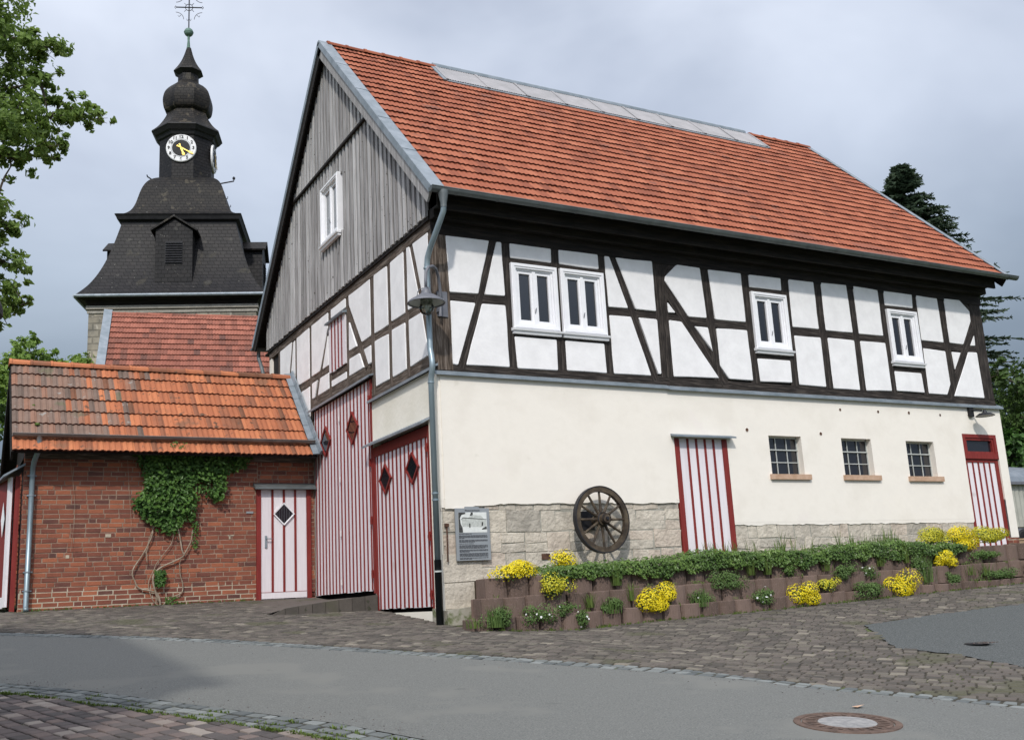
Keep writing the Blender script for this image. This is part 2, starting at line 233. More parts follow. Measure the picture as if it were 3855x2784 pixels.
# ------------------------------------------------------------------ mesh helpers
class MB:
    def __init__(s): s.v = []; s.f = []; s.a = []; s.m = []
    def face(s, pts, a=.5, m=0):
        i = len(s.v); s.v += [tuple(p) for p in pts]; s.f.append(tuple(range(i, i + len(pts)))); s.a.append(a); s.m.append(m)
    def hexa(s, p, a=.5, m=0):    # p: 8 pts, bottom 0-3, top 4-7
        i = len(s.v); s.v += [tuple(q) for q in p]
        for f in ((0, 3, 2, 1), (4, 5, 6, 7), (0, 1, 5, 4), (1, 2, 6, 5), (2, 3, 7, 6), (3, 0, 4, 7)):
            s.f.append(tuple(i + k for k in f)); s.a.append(a); s.m.append(m)
    def box(s, x0, x1, y0, y1, z0, z1, a=.5, m=0):
        s.hexa([(x0, y0, z0), (x1, y0, z0), (x1, y1, z0), (x0, y1, z0), (x0, y0, z1), (x1, y0, z1), (x1, y1, z1), (x0, y1, z1)], a, m)
    def tube(s, path, r, n=10, a=.5, m=0, cap=True):
        path = [Vector(p) for p in path]; rs = r if isinstance(r, (list, tuple)) else [r] * len(path)
        base = len(s.v); up = None
        for i, p in enumerate(path):
            t = (path[min(i + 1, len(path) - 1)] - path[max(i - 1, 0)]).normalized()
            if up is None: up = Vector((0, 0, 1)) if abs(t.z) < .9 else Vector((1, 0, 0))
            x = t.cross(up).normalized(); y = x.cross(t).normalized(); up = y
            for k in range(n):
                q = p + (x * cos(2 * pi * k / n) + y * sin(2 * pi * k / n)) * rs[i]; s.v.append(tuple(q))
        for i in range(len(path) - 1):
            for k in range(n):
                s.f.append((base + i * n + k, base + i * n + (k + 1) % n, base + (i + 1) * n + (k + 1) % n, base + (i + 1) * n + k)); s.a.append(a); s.m.append(m)
        if cap:
            s.f.append(tuple(base + k for k in range(n))); s.a.append(a); s.m.append(m)
            e = base + (len(path) - 1) * n; s.f.append(tuple(e + k for k in range(n))); s.a.append(a); s.m.append(m)
    def lathe(s, prof, n=24, c=(0, 0, 0), axis='z', a=.5, ph=0., m=0):
        base = len(s.v)
        for (r, h) in prof:
            for k in range(n):
                an = 2 * pi * k / n + ph; x, y = r * cos(an), r * sin(an)
                p = (x, y, h) if axis == 'z' else ((x, h, y) if axis == 'y' else (h, x, y))
                s.v.append((p[0] + c[0], p[1] + c[1], p[2] + c[2]))
        for i in range(len(prof) - 1):
            for k in range(n):
                s.f.append((base + i * n + k, base + i * n + (k + 1) % n, base + (i + 1) * n + (k + 1) % n, base + (i + 1) * n + k)); s.a.append(a); s.m.append(m)
    def block(s, P, u0, u1, v0, v1, d0, d1, bev, a=.5, jit=0., m=0):
        """bevelled block on a wall map P(u,v,d), front face at d1"""
        j = lambda: random.uniform(-jit, jit)
        B = [P(u0, v0, d0), P(u1, v0, d0), P(u1, v1, d0), P(u0, v1, d0)]
        o = [(u0 + j(), v0 + j()), (u1 + j(), v0 + j()), (u1 + j(), v1 + j()), (u0 + j(), v1 + j())]
        O = [P(x, y, d1 - bev) for x, y in o]
        I = [P(o[0][0] + bev, o[0][1] + bev, d1), P(o[1][0] - bev, o[1][1] + bev, d1), P(o[2][0] - bev, o[2][1] - bev, d1), P(o[3][0] + bev, o[3][1] - bev, d1)]
        i = len(s.v); s.v += [tuple(p) for p in B + O + I]
        for q in range(4):
            r = (q + 1) % 4
            s.f.append((i + q, i + r, i + 4 + r, i + 4 + q)); s.f.append((i + 4 + q, i + 4 + r, i + 8 + r, i + 8 + q)); s.a += [a, a]; s.m += [m, m]
        s.f.append((i + 8, i + 9, i + 10, i + 11)); s.a.append(a); s.m.append(m)
    def build(s, name, m, parent=None, smooth=False, loc=None, label=None, cat=None, group=None, kind=None, matrix=None):
        me = bpy.data.meshes.new(name); me.from_pydata(s.v, [], s.f)
        at = me.attributes.new('v', 'FLOAT', 'FACE'); at.data.foreach_set('value', s.a)
        for x in (m if isinstance(m, (list, tuple)) else [m]): me.materials.append(M[x] if isinstance(x, str) else x)
        if isinstance(m, (list, tuple)): me.polygons.foreach_set('material_index', s.m)
        if smooth: me.polygons.foreach_set('use_smooth', [True] * len(me.polygons))
        me.update()
        o = bpy.data.objects.new(name, me); COL.objects.link(o)
        if parent: o.parent = parent
        if matrix is not None: o.matrix_local = matrix
        if loc: o.location = loc
        if label: o['label'] = label
        if cat: o['category'] = cat
        if group: o['group'] = group
        if kind: o['kind'] = kind
        return o
def thing(name, label, cat, loc=(0, 0, 0), rz=0, group=None):
    o = bpy.data.objects.new(name, None); COL.objects.link(o); o.location = loc; o.rotation_euler = (0, 0, rz)
    o['label'] = label; o['category'] = cat
    if group: o['group'] = group
    return o
def copy_tree(o, parent=None):
    c = o.copy(); COL.objects.link(c)
    if parent: c.parent = parent
    for ch in list(o.children): copy_tree(ch, c)
    return c
R = random.uniform
def inpoly(x, y, P):
    c = False; n = len(P)
    for i in range(n):
        (a, b), (d, e) = P[i], P[(i + 1) % n]
        if (b > y) != (e > y) and x < (d - a) * (y - b) / (e - b) + a: c = not c
    return c

# ------------------------------------------------------------------ ground
HX = [(-60, 0), (.3, 0), (.6, -.03), (1.6, -.07), (2.84, -.03), (4.85, .01), (6.9, .06), (9.3, .13), (12, .2), (20, .38), (30, .5), (60, .6)]
def interp(x, T):
    if x <= T[0][0]: return T[0][1]
    for (a, b), (c, d) in zip(T, T[1:]):
        if x <= c: return b + (d - b) * (x - a) / (c - a)
    return T[-1][1]
def g(x, y):
    yy = max(-22, min(14, y)); return .09 * yy + interp(x, HX)
def gridlines(step, far):
    a = [i * step for i in range(int(-far / step), int(far / step) + 1)]; return a
mb = MB(); xs = [-900, -200, -60, -30] + [-20 + i for i in range(0, 45)] + [30, 40, 60, 200, 900]; ys = [-900, -200, -60, -30] + [-24 + i for i in range(0, 42)] + [25, 40, 60, 200, 900]
idx = {}
for i, x in enumerate(xs):
    for j, y in enumerate(ys):
        idx[i, j] = len(mb.v); mb.v.append((x, y, g(x, y) - .03))
for i in range(len(xs) - 1):
    for j in range(len(ys) - 1):
        mb.f.append((idx[i, j], idx[i + 1, j], idx[i + 1, j + 1], idx[i, j + 1])); mb.a.append(.5); mb.m.append(0)
mb.build('ground', 'ground', kind='structure')
def drape(name, poly, m, dz, step=.4, **k):
    P = []
    for i in range(len(poly)):
        a, b = Vector(poly[i]), Vector(poly[(i + 1) % len(poly)]); n = max(1, int((b - a).length / step))
        for q in range(n): P.append(a + (b - a) * q / n)
    nb = len(P); x0 = min(p.x for p in P); x1 = max(p.x for p in P); y0 = min(p.y for p in P); y1 = max(p.y for p in P)
    x = x0 + step / 2
    while x < x1:
        y = y0 + step / 2
        while y < y1:
            if inpoly(x, y, poly): P.append(Vector((x, y)))
            y += step
        x += step
    r = delaunay_2d_cdt(P, [(i, (i + 1) % nb) for i in range(nb)], [], 1, 1e-5)
    mb = MB(); mb.v = [(p.x, p.y, g(p.x, p.y) + dz) for p in r[0]]; mb.f = [tuple(f) for f in r[2]]; mb.a = [.5] * len(mb.f); mb.m = [0] * len(mb.f)
    return mb.build(name, m, kind='structure', **k)
EF = [(-9.5, 6.4), (-5.83, 2.2), (-4.25, .62), (-3.31, -.54), (-2.5, -1.78), (-1.01, -4.08), (-.02, -5.76), (.59, -7.0), (1.19, -7.9), (1.7, -8.9), (3.2, -12), (6, -18)]
EN = [(-9.5, 1.2), (-8, -.6), (-6.04, -2.61), (-5.32, -3.63), (-4.43, -5.27), (-3.82, -6.37), (-3.45, -7.35), (-2.6, -9.8), (-1.3, -13), (.8, -18)]
drape('road', EF + EN[::-1], 'asphalt', .004)
drape('paving_bed', EF[:-2] + [(16, -9), (16, 3), (14, 6.2), (-9.5, 6.4)], 'joint', -.002)
drape('front_paving_bed', EN + [(-9, -18), (-12, -8)], 'joint', -.003)
PATCH = [(4.9, -3.67), (6.52, -3.46), (8.7, -3.48), (14, -3.4), (14, -9), (3.9, -9), (3.34, -7.24), (3.57, -6.12), (3.42, -5.51)]
random.seed(21)
_p = []
for i in range(len(PATCH)):
    a, b = Vector(PATCH[i]), Vector(PATCH[(i + 1) % len(PATCH)]); n_ = max(1, int((b - a).length / .12)) if max(a.x, b.x) < 13 else 1
    for q in range(n_): p = a + (b - a) * q / n_; _p.append((p.x + R(-.03, .03), p.y + R(-.03, .03)))
PATCH = _p
drape('asphalt_patch', PATCH, 'asphalt_patch', .010)

def stone(mb, cx, cy, ux, uy, L_, W_, a, h=.012, b=.010):
    """one paving stone: centre, row direction, length along the row, width"""
    vx, vy = -uy, ux; z0 = R(-.002, .005); tx, ty = R(-.01, .01), R(-.01, .01)
    c = []
    for (i, j) in ((-1, -1), (1, -1), (1, 1), (-1, 1)):
        du, dv = i * L_ / 2 + R(-.008, .008), j * W_ / 2 + R(-.008, .008); c.append((du, dv))
    low = [(cx + ux * du + vx * dv, cy + uy * du + vy * dv) for du, dv in c]
    i0 = len(mb.v)
    mb.v += [(x, y, g(x, y) - .012) for x, y in low]
    ins = [(du - (1 if du > 0 else -1) * b, dv - (1 if dv > 0 else -1) * b) for du, dv in c]
    mid = [(du - (1 if du > 0 else -1) * .002, dv - (1 if dv > 0 else -1) * .002) for du, dv in c]
    for q, hh in ((mid, h - .006), (ins, h)):
        for du, dv in q:
            x, y = cx + ux * du + vx * dv, cy + uy * du + vy * dv; mb.v.append((x, y, g(x, y) + hh + z0 + tx * du + ty * dv))
    for k in (0, 4):
        for q in range(4):
            r = (q + 1) % 4; mb.f.append((i0 + k + q, i0 + k + r, i0 + k + 4 + r, i0 + k + 4 + q)); mb.a.append(a); mb.m.append(0)
    mb.f.append((i0 + 8, i0 + 9, i0 + 10, i0 + 11)); mb.a.append(a); mb.m.append(0)
def lay(poly, d, wrow, lmin, lmax, excl, name, m, pale=.1, bend=0.0):
    d = Vector(d).normalized(); n = Vector((-d.y, d.x)); P = [(Vector(p).dot(d), Vector(p).dot(n)) for p in poly]
    u0 = min(p[0] for p in P); u1 = max(p[0] for p in P); v0 = min(p[1] for p in P); v1 = max(p[1] for p in P)
    mb = MB(); v = v0; row = 0
    while v < v1:
        w = wrow * R(.92, 1.08); u = u0 + R(0, lmax)
        while u < u1:
            l = R(lmin, lmax); uc, vc = u + l / 2, v + w / 2 + bend * sin(u * .9)
            p = d * uc + n * vc
            if inpoly(p.x, p.y, poly) and not any(inpoly(p.x, p.y, e) for e in excl):
                a = random.random() ** 1.2 * .8
                if random.random() < pale: a = R(.85, 1)
                stone(mb, p.x, p.y, d.x, d.y, l - .016, w - .016, a)
            u += l
        v += w; row += 1
    return mb.build(name, m, kind='structure')
# rows of setts along both road edges
def offset_line(L_, s):
    out_ = []
    for i, p in enumerate(L_):
        a = Vector(L_[max(0, i - 1)]); b = Vector(L_[min(len(L_) - 1, i + 1)]); t = (b - a).normalized(); n = Vector((-t.y, t.x)); q = Vector(p) + n * s; out_.append((q.x, q.y))
    return out_
def setts(L_, s0, rows, wid, name):
    mb = MB()
    for r in range(rows):
        line = [Vector(p) for p in offset_line(L_, s0 + (r + .5) * wid * (1 if s0 >= 0 else 1))]
        for a, b in zip(line, line[1:]):
            t = (b - a); ln = t.length; t.normalize(); u = R(0, .05)
            while u < ln:
                l = R(.12, .19); p = a + t * (u + l / 2)
                stone(mb, p.x, p.y, t.x, t.y, l - .030, wid - .034, R(0, 1), .009, .018); u += l
    return mb.build(name, 'sett', kind='structure')
setts(EF, 0.0, 2, .15, 'far_gutter_strip')
setts(offset_line(EN, -.45), 0, 3, .15, 'near_gutter_strip')
FARP = offset_line(EF, .30)
PAVE = FARP[1:-2] + [(8, -12), (12.8, -9), (13.5, -1.2), (2, -1.1), (.1, -1.1), (.08, 6.2), (-8, 6.2)]
CURB = [(-1.5, 2.84), (-.1, 2.72), (.1, 2.7), (.1, 6.2), (-1.3, 6.2)]
lay(PAVE, (.56, -.83), .135, .11, .19, [PATCH, [(-1.6, 2.95), (-.1, 2.75), (.1, 2.75), (.1, 6.2), (-1.1, 6.2)]], 'paving', 'paver', .05)
NEARP = offset_line(EN, -.45)
lay(NEARP + [(-5, -18), (-10.5, -12), (-11.5, -5)], (.30, -.95), .145, .125, .175, [], 'front_paving', 'paver_near', .12)

# moss and grass in the joints: one mass nobody could count
mb = MB()
def tuft(mb, x, y, z, h, n, spread, a0=.5, lean=.6):
    for k in range(n):
        an = R(0, 2 * pi); r = R(0, spread); bx, by = x + r * cos(an), y + r * sin(an); w = R(.004, .009); hh = h * R(.5, 1.1); l = R(.1, lean) * hh; an2 = an + R(-.8, .8)
        px, py = -sin(an2) * w, cos(an2) * w; mx_, my_ = bx + cos(an2) * l * .35, by + sin(an2) * l * .35
        tx, ty = bx + cos(an2) * l, by + sin(an2) * l; a = min(1, max(0, a0 + R(-.4, .4)))
        mb.face([(bx - px, by - py, z), (bx + px, by + py, z), (mx_ + px * .7, my_ + py * .7, z + hh * .65), (mx_ - px * .7, my_ - py * .7, z + hh * .65)], a)
        mb.face([(mx_ - px * .7, my_ - py * .7, z + hh * .65), (mx_ + px * .7, my_ + py * .7, z + hh * .65), (tx, ty, z + hh)], a)
for i in range(900):
    L_ = EN; k = random.randrange(2, 8); t = R(0, 1); a, b = Vector(L_[k]), Vector(L_[k + 1]); p = a + (b - a) * t; d = (b - a).normalized(); n = Vector((-d.y, d.x))
    off = random.choice([-.45, -.46, -.44, -.3, -.15]) + R(-.02, .02)
    if random.random() < .55 and off > -.4: continue
    if sin(p.x * 5.1 + p.y * 3.3) + sin(p.y * 9.2) < -.2 and off > -.42: continue
    q = p + n * off; tuft(mb, q.x, q.y, g(q.x, q.y) + .004, R(.012, .034), 7, .035, .6, 1.2)
for i in range(900):
    x, y = R(-5.5, 12), R(-7, 5.5)
    if not inpoly(x, y, PAVE) or inpoly(x, y, PATCH): continue
    if sin(x * 1.3 + 2) + sin(y * 1.7 + x) < .1: continue
    tuft(mb, x, y, g(x, y) + .002, R(.008, .02), 4, .03, .45, 1.2)
for i in range(500):
    x = R(.1, 13.5); tuft(mb, x, -1.29 + R(-.06, .02), g(x, -1.3), R(.02, .07), 6, .03, .5)
for i in range(120):
    x = R(-5.3, -1.2); tuft(mb, x, 6.17 + R(-.05, .01), g(x, 6.2), R(.02, .06), 6, .03, .4)
mb.build('joint_grass', 'moss', kind='stuff', label='low green moss and grass growing in the joints of the paving', cat='grass')

# ================================================================== the half-timbered barn
GX = .1; LX = 13.65; DY = 9.55
def PF(u, v, d): return (u, -d, v)            # front wall: u=x, v=z, d=outwards
def PG(u, v, d): return (GX - d, u, v)        # gable wall: u=y
barn = thing('half_timbered_barn', 'large half-timbered barn with white panels, cream ground floor and red tiled roof', 'barn')

def beam(pl, a, b, w, d, m='timber', thick=.12, name='timber_beam', wob=.007):
    a = Vector(a); b = Vector(b); ln = (b - a).length; t = (b - a).normalized()
    o = Vector(pl(a.x, a.y, 0)); X = Vector(pl(a.x + t.x, a.y + t.y, 0)) - o; Nn = Vector(pl(a.x, a.y, 1)) - o
    Z = X.cross(Nn); Mx = Matrix(((X.x, Nn.x, Z.x, o.x), (X.y, Nn.y, Z.y, o.y), (X.z, Nn.z, Z.z, o.z), (0, 0, 0, 1)))
    n = max(2, int(ln / .35)); mb = MB(); pr = None; ph = R(0, 99)
    for i in range(n + 1):
        x = ln * i / n; w0 = -w / 2 + R(-wob, wob); w1 = w / 2 + R(-wob, wob)
        ring = [(x, d - thick, w0), (x, d - .006, w0), (x, d, w0 + .008), (x, d, w1 - .008), (x, d - .006, w1), (x, d - thick, w1)]
        i0 = len(mb.v); mb.v += ring
        if i == 0 or i == n: mb.f.append(tuple(range(i0, i0 + 6))); mb.a.append(.5); mb.m.append(0)
        if pr is not None:
            for k in range(6):
                q = (k + 1) % 6; mb.f.append((pr + k, pr + q, i0 + q, i0 + k)); mb.a.append(.5); mb.m.append(0)
        pr = i0
    return mb.build(name, m, barn, matrix=Mx)

def panel(pl, pts, name='infill_panel'):
    c = Vector((sum(p[0] for p in pts) / len(pts), sum(p[1] for p in pts) / len(pts)))
    ar = sum(pts[i][0] * pts[(i + 1) % len(pts)][1] - pts[(i + 1) % len(pts)][0] * pts[i][1] for i in range(len(pts)))
    if ar < 0: pts = pts[::-1]
    def inset(P, s):
        o = []
        n = len(P)
        for i in range(n):
            p0, p1, p2 = Vector(P[i - 1]), Vector(P[i]), Vector(P[(i + 1) % n])
            d1, d2 = (p1 - p0).normalized(), (p2 - p1).normalized(); n1, n2 = Vector((-d1.y, d1.x)), Vector((-d2.y, d2.x))
            q = (n1 + n2); q = q / max(.45, 1 + n1.dot(n2)); o.append(p1 + q * s)
        return o
    # jittered, slightly rounded outline
    E_ = []
    n = len(pts)
    for i in range(n):
        p0, p1, p2 = Vector(pts[i - 1]), Vector(pts[i]), Vector(pts[(i + 1) % n])
        r = min(.022, (p1 - p0).length * .2, (p2 - p1).length * .2)
        E_.append(p1 + (p0 - p1).normalized() * r); E_.append(p1 + ((p0 - p1).normalized() + (p2 - p1).normalized()) * r * .3); E_.append(p1 + (p2 - p1).normalized() * r)
        L_ = (p2 - p1).length; k = int(L_ / .3)
        nn = (p2 - p1).normalized(); nr = Vector((-nn.y, nn.x))
        for q in range(1, k): E_.append(p1 + (p2 - p1) * q / k + nr * R(-.006, .006))
    mb = MB(); rings = [(0, -.03), (0, .004), (.010, .013)]
    small = min((Vector(pts[i]) - Vector(pts[(i + 1) % n])).length for i in range(n)) < .25
    pr = None; I = E_
    for s, d in rings:
        P = inset(E_, s) if s and not small else [p + (c - p).normalized() * s for p in E_]
        i0 = len(mb.v); mb.v += [pl(p.x, p.y, d) for p in P]
        if pr is not None:
            m_ = len(P)
            for k in range(m_): mb.f.append((pr + k, pr + (k + 1) % m_, i0 + (k + 1) % m_, i0 + k)); mb.a.append(.5); mb.m.append(0)
        pr = i0
    mb.f.append(tuple(range(pr, pr + len(E_)))); mb.a.append(.5); mb.m.append(0)
    return mb.build(name, 'white', barn)

# ---- walls: cells around openings
def wall(pl, us, vs, holes, d, m, name, depth=.22, parent=barn, jm=None, mats=None):
    U = sorted(set(list(us) + [h[0] for h in holes] + [h[1] for h in holes])); V = sorted(set(list(vs) + [h[2] for h in holes] + [h[3] for h in holes]))
    mb = MB()
    for a, b in zip(U, U[1:]):
        for c, e in zip(V, V[1:]):
            if any(h[0] - 1e-6 <= a and b <= h[1] + 1e-6 and h[2] - 1e-6 <= c and e <= h[3] + 1e-6 for h in holes): continue
            mb.face([pl(a, c, d), pl(b, c, d), pl(b, e, d), pl(a, e, d)])
    for (a, b, c, e) in holes:
        mb.face([pl(a, c, d), pl(a, c, d - depth), pl(a, e, d - depth), pl(a, e, d)]); mb.face([pl(b, c, d), pl(b, c, d - depth), pl(b, e, d - depth), pl(b, e, d)])
        mb.face([pl(a, e, d), pl(b, e, d), pl(b, e, d - depth), pl(a, e, d - depth)])
        if c > 1.9: mb.face([pl(a, c, d), pl(b, c, d), pl(b, c, d - depth), pl(a, c, d - depth)])
    return mb.build(name, m, parent)
LEDGE = 3.88
holes_f = [(4.68, 5.88, .5, 2.96), (6.9, 7.72, 2.33, 3.06), (8.78, 9.6, 2.33, 3.06), (10.6, 11.43, 2.32, 3.05), (12.36, 13.46, .75, 3.25)]
CX = 13.72
wall(PF, [GX, 4.6, CX], [1.85, 3.86], [(4.68, 5.88, 1.85, 2.96)] + holes_f[1:4] + [(12.36, 13.46, 1.85, 3.25)], 0, 'cream', 'rendered_wall', .16)
wall(PF, [5.88, 12.36], [1.44, 1.85], [], 0, 'cream', 'rendered_wall')
# lower render edges, broken irregularly above the plinth
def ragged(pl, u0, u1, v0, v1, d, m, name, amp=.022, drop=lambda u: 0):
    mb = MB(); u = u0; pts = []
    while u < u1: pts.append((u, v0 + R(-amp, amp) + drop(u))); u += R(.05, .14)
    pts.append((u1, v0))
    for (a, b), (c, e) in zip(pts, pts[1:]):
        mb.face([pl(a, b, d), pl(c, e, d), pl(c, v1, d), pl(a, v1, d)]); mb.face([pl(a, b, d), pl(c, e, d), pl(c, e, d - .05), pl(a, b, d - .05)])
    return mb.build(name, m, barn)
ragged(PF, GX, 4.68, 1.81, 1.852, 0, 'cream', 'rendered_wall', .012, lambda u: -.07 if u < .55 else (-.02 if u < 1.1 else 0))
ragged(PF, 5.88, 12.36, 1.40, 1.442, 0, 'cream', 'rendered_wall', .014, lambda u: -.03 * (u - 5.88) / 6.5)
wall(PF, [13.46, CX], [1.04, 1.85], [], 0, 'cream', 'rendered_wall')
mb = MB(); mb.box(GX + .05, 4.61, -.016, .05, 1.88, 3.84); mb.build('raised_render_coat', 'cream', barn)
ragged(PF, GX + .05, 4.61, 1.80, 1.88, .016, 'cream', 'raised_render_coat', .012, lambda u: -.07 if u < .55 else (-.02 if u < 1.1 else 0))
# thin cracks and the outer plaster return on the gable
GCH = [(.4, 2.82, .2, 3.18), (2.86, 6.2, .2, 4.42)]
wall(PG, [0, 2.86], [.0, 3.95], [GCH[0]], 0, 'cream_gable', 'rendered_wall', .16)
wall(PG, [6.2, DY], [0, 4.1], [], 0, 'cream_gable', 'rendered_wall')
# bodies behind (dark), rear and far walls
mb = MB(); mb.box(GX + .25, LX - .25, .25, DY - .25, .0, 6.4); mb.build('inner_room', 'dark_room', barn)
mb = MB(); mb.box(LX - .2, LX, .03, DY, 3.88, 6.5); mb.box(CX - .2, CX, .004, DY, 1.04, 3.87); mb.box(GX, LX - .2, DY - .2, DY, .4, 6.5); mb.build('rear_wall', 'cream', barn)
mb = MB()
for (a, b) in ((0, 0),): mb.face([(LX - .02, 0, 6.4), (LX - .02, DY, 6.4), (LX - .02, 4.75, 11.7)])
mb.build('far_gable', 'board', barn)
# backing of the timber frame
mb = MB(); mb.box(GX + .02, LX - .01, .045, .2, 3.8, 6.6); mb.build('frame_backing', 'timber_dark', barn)
mb = MB()
mb.face([PG(.04, 4.5, -.045), PG(DY, 4.5, -.045), PG(DY, 6.6, -.045), PG(.04, 6.6, -.045)])
mb.face([PG(.04, 3.9, -.045), PG(2.9, 3.9, -.045), PG(2.9, 4.5, -.045), PG(.04, 4.5, -.045)]); mb.face([PG(6.2, 4.0, -.045), PG(DY, 4.0, -.045), PG(DY, 4.5, -.045), PG(6.2, 4.5, -.045)])
mb.build('frame_backing', 'timber_dark', barn)

# stone plinth
def masonry(pl, u0, u1, v0, v1, hmin, hmax, lmin, lmax, d, name, holes=(), top=None, m='stone', mm='stone_mortar', parent=barn, jit=.012, gap=.013, bev=.012, dj=.012):
    mb = MB(); v = v0
    while v < v1 - .02:
        h = R(hmin, hmax)
        if v + h > v1 - hmin * .6: h = v1 - v
        u = u0
        while u < u1 - .01:
            l = R(lmin, lmax)
            if u + l > u1 - lmin * .6: l = u1 - u
            parts = [(u, u + l, v, v + h)]
            if h > .3 and random.random() < .25: parts = [(u, u + l, v, v + h * .45), (u, u + l, v + h * .45, v + h)]
            for (a, b, c, e) in parts:
                if any(a < q[1] - .05 and b > q[0] + .05 and c < q[3] - .02 and e > q[2] + .02 for q in holes): continue
                mb.block(pl, a + gap / 2, b - gap / 2, c + gap / 2, e - gap / 2, d - .1, d + R(-dj, dj), bev, R(0, 1), jit)
            u += l
        v += h
    o = mb.build(name, m, parent)
    k = MB(); k.face([pl(u0, v0, d - .009), pl(u1, v0, d - .009), pl(u1, v1, d - .009), pl(u0, v1, d - .009)]); k.build('mortar_bed', mm, parent)
    return o
masonry(PF, GX + .002, 4.66, -.1, 1.85, .24, .44, .26, .66, -.012, 'stone_plinth', jit=.02, bev=.007, dj=.006)
masonry(PF, 5.9, 12.34, .1, 1.44, .12, .26, .2, .6, -.012, 'stone_plinth', jit=.02, bev=.007, dj=.006)
masonry(PG, .03, .4, .28, 1.1, .24, .44, .2, .37, -.012, 'stone_plinth', jit=.01)
mb = MB(); mb.hexa([(GX - .06, -.22, -.2), (.9, -.16, -.2), (.9, .0, -.2), (GX - .06, .12, -.2), (GX - .06, -.2, .2), (.9, -.15, .27), (.9, .0, .27), (GX - .06, .12, .2)])
mb.box(GX - .03, GX + .2, .1, .42, -.1, .24); mb.build('concrete_footing', 'concrete', barn)
mb = MB()
for i in range(3):
    for j in range(14):
        pass
def brickwork(pl, u0, u1, v0, v1, d, parent, name='brickwork', bl=.262, bh=.088, holes=(), pale_below=None, depth=.1, dj=.0035, shape=None, mat_='brick'):
    mb = MB(); v = v0; row = 0
    while v < v1 - .01:
        e = min(v + bh, v1); u = u0 - R(0, 1) * bl * .5 - (row % 2) * bl / 2
        while u < u1:
            l = bl if random.random() > .18 else bl * .5; l *= R(.95, 1.05); a, b = max(u, u0), min(u + l, u1)
            u += l
            if b - a < .03: continue
            if any(a < h[1] - .01 and b > h[0] + .01 and v < h[3] - .01 and e > h[2] + .01 for h in holes):
                # cut the brick at the opening
                for h in holes:
                    if v < h[3] - .01 and e > h[2] + .01:
                        if a < h[0] < b: b = h[0]
                        elif a < h[1] < b: a = h[1]
                        elif a >= h[0] - .01 and b <= h[1] + .01: b = a
                if b - a < .03: continue
            if shape and not shape((a + b) / 2, e): continue
            s = random.random()
            mb.block(pl, a + .0075, b - .0075, v + .0075, e - .0075, d - depth, d + R(-dj, dj), .005, s, .0035)
        v += bh; row += 1
    return mb.build(name, mat_, parent)
brickwork(lambda u, v, d: (u, -d, v), 13.36, 13.72, .2, 1.04, -.005, barn)
brickwork(lambda u, v, d: (CX + d, u, v), 0, 3, .2, 1.04, 0, barn)
mb = MB(); mb.box(13.37, CX - .012, .012, 3, .1, 1.035); mb.build('mortar_bed', 'mortar_pale', barn)

# timbers: front
def ln(pl, lst, m='timber'):
    for (a, b, w, d) in lst: beam(pl, a, b, w, d, m)
ln(PF, [((GX - .01, 3.975), (4.7, 3.975), .19, -.001), ((4.7, 3.98), (9.3, 3.975), .17, -.002), ((9.3, 3.975), (LX - .02, 3.98), .17, -.001)])
for (a, b) in ((GX, 6.9), (6.9, LX)): beam(PF, (a, 6.33), (b, 6.33), .26, .012, 'timber_dark')
for (x0, x1) in ((.33, 1.45), (3.45, 4.6), (4.78, 6.72), (7.8, 10.42), (11.45, 13.3)): beam(PF, (x0, 5.165), (x1, 5.165), .17, -.003)
for (x0, x1, z, w) in ((1.5, 3.42, 5.9, .12), (1.5, 3.42, 4.65, .14), (6.75, 7.75, 5.91, .12), (6.75, 7.75, 4.63, .17), (10.45, 11.5, 5.89, .12), (10.45, 11.5, 4.6, .17)): beam(PF, (x0, z), (x1, z), w, -.004)
for (x0, x1, w) in ((1.48, 1.49, .16), (2.445, 2.455, .18), (3.41, 3.42, .16), (4.665, 4.665, .30), (5.735, 5.835, .20), (6.73, 6.75, .21), (7.76, 7.76, .22), (8.64, 8.65, .22), (9.555, 9.57, .20), (10.455, 10.475, .19), (11.465, 11.455, .17), (12.31, 12.33, .24)):
    beam(PF, (x0, 6.25), (x1, 4.05), w, .0, thick=.13)
beam(PF, (GX + .135, 6.2), (GX + .155, 3.93), .29, .006, 'timber_grey'); beam(PF, (13.43, 6.2), (13.44, 4.05), .37, .002)
for (a, b, w) in (((1.235, 6.24), (.555, 3.98), .17), ((3.65, 6.24), (4.395, 3.98), .17), ((4.72, 5.84), (5.99, 4.0), .21), ((4.72, 5.92), (5.04, 6.28), .24), ((13.28, 5.70), (12.16, 4.0), .19), ((13.33, 5.9), (12.96, 6.3), .22)): beam(PF, a, b, w, -.002 + R(0, .002))
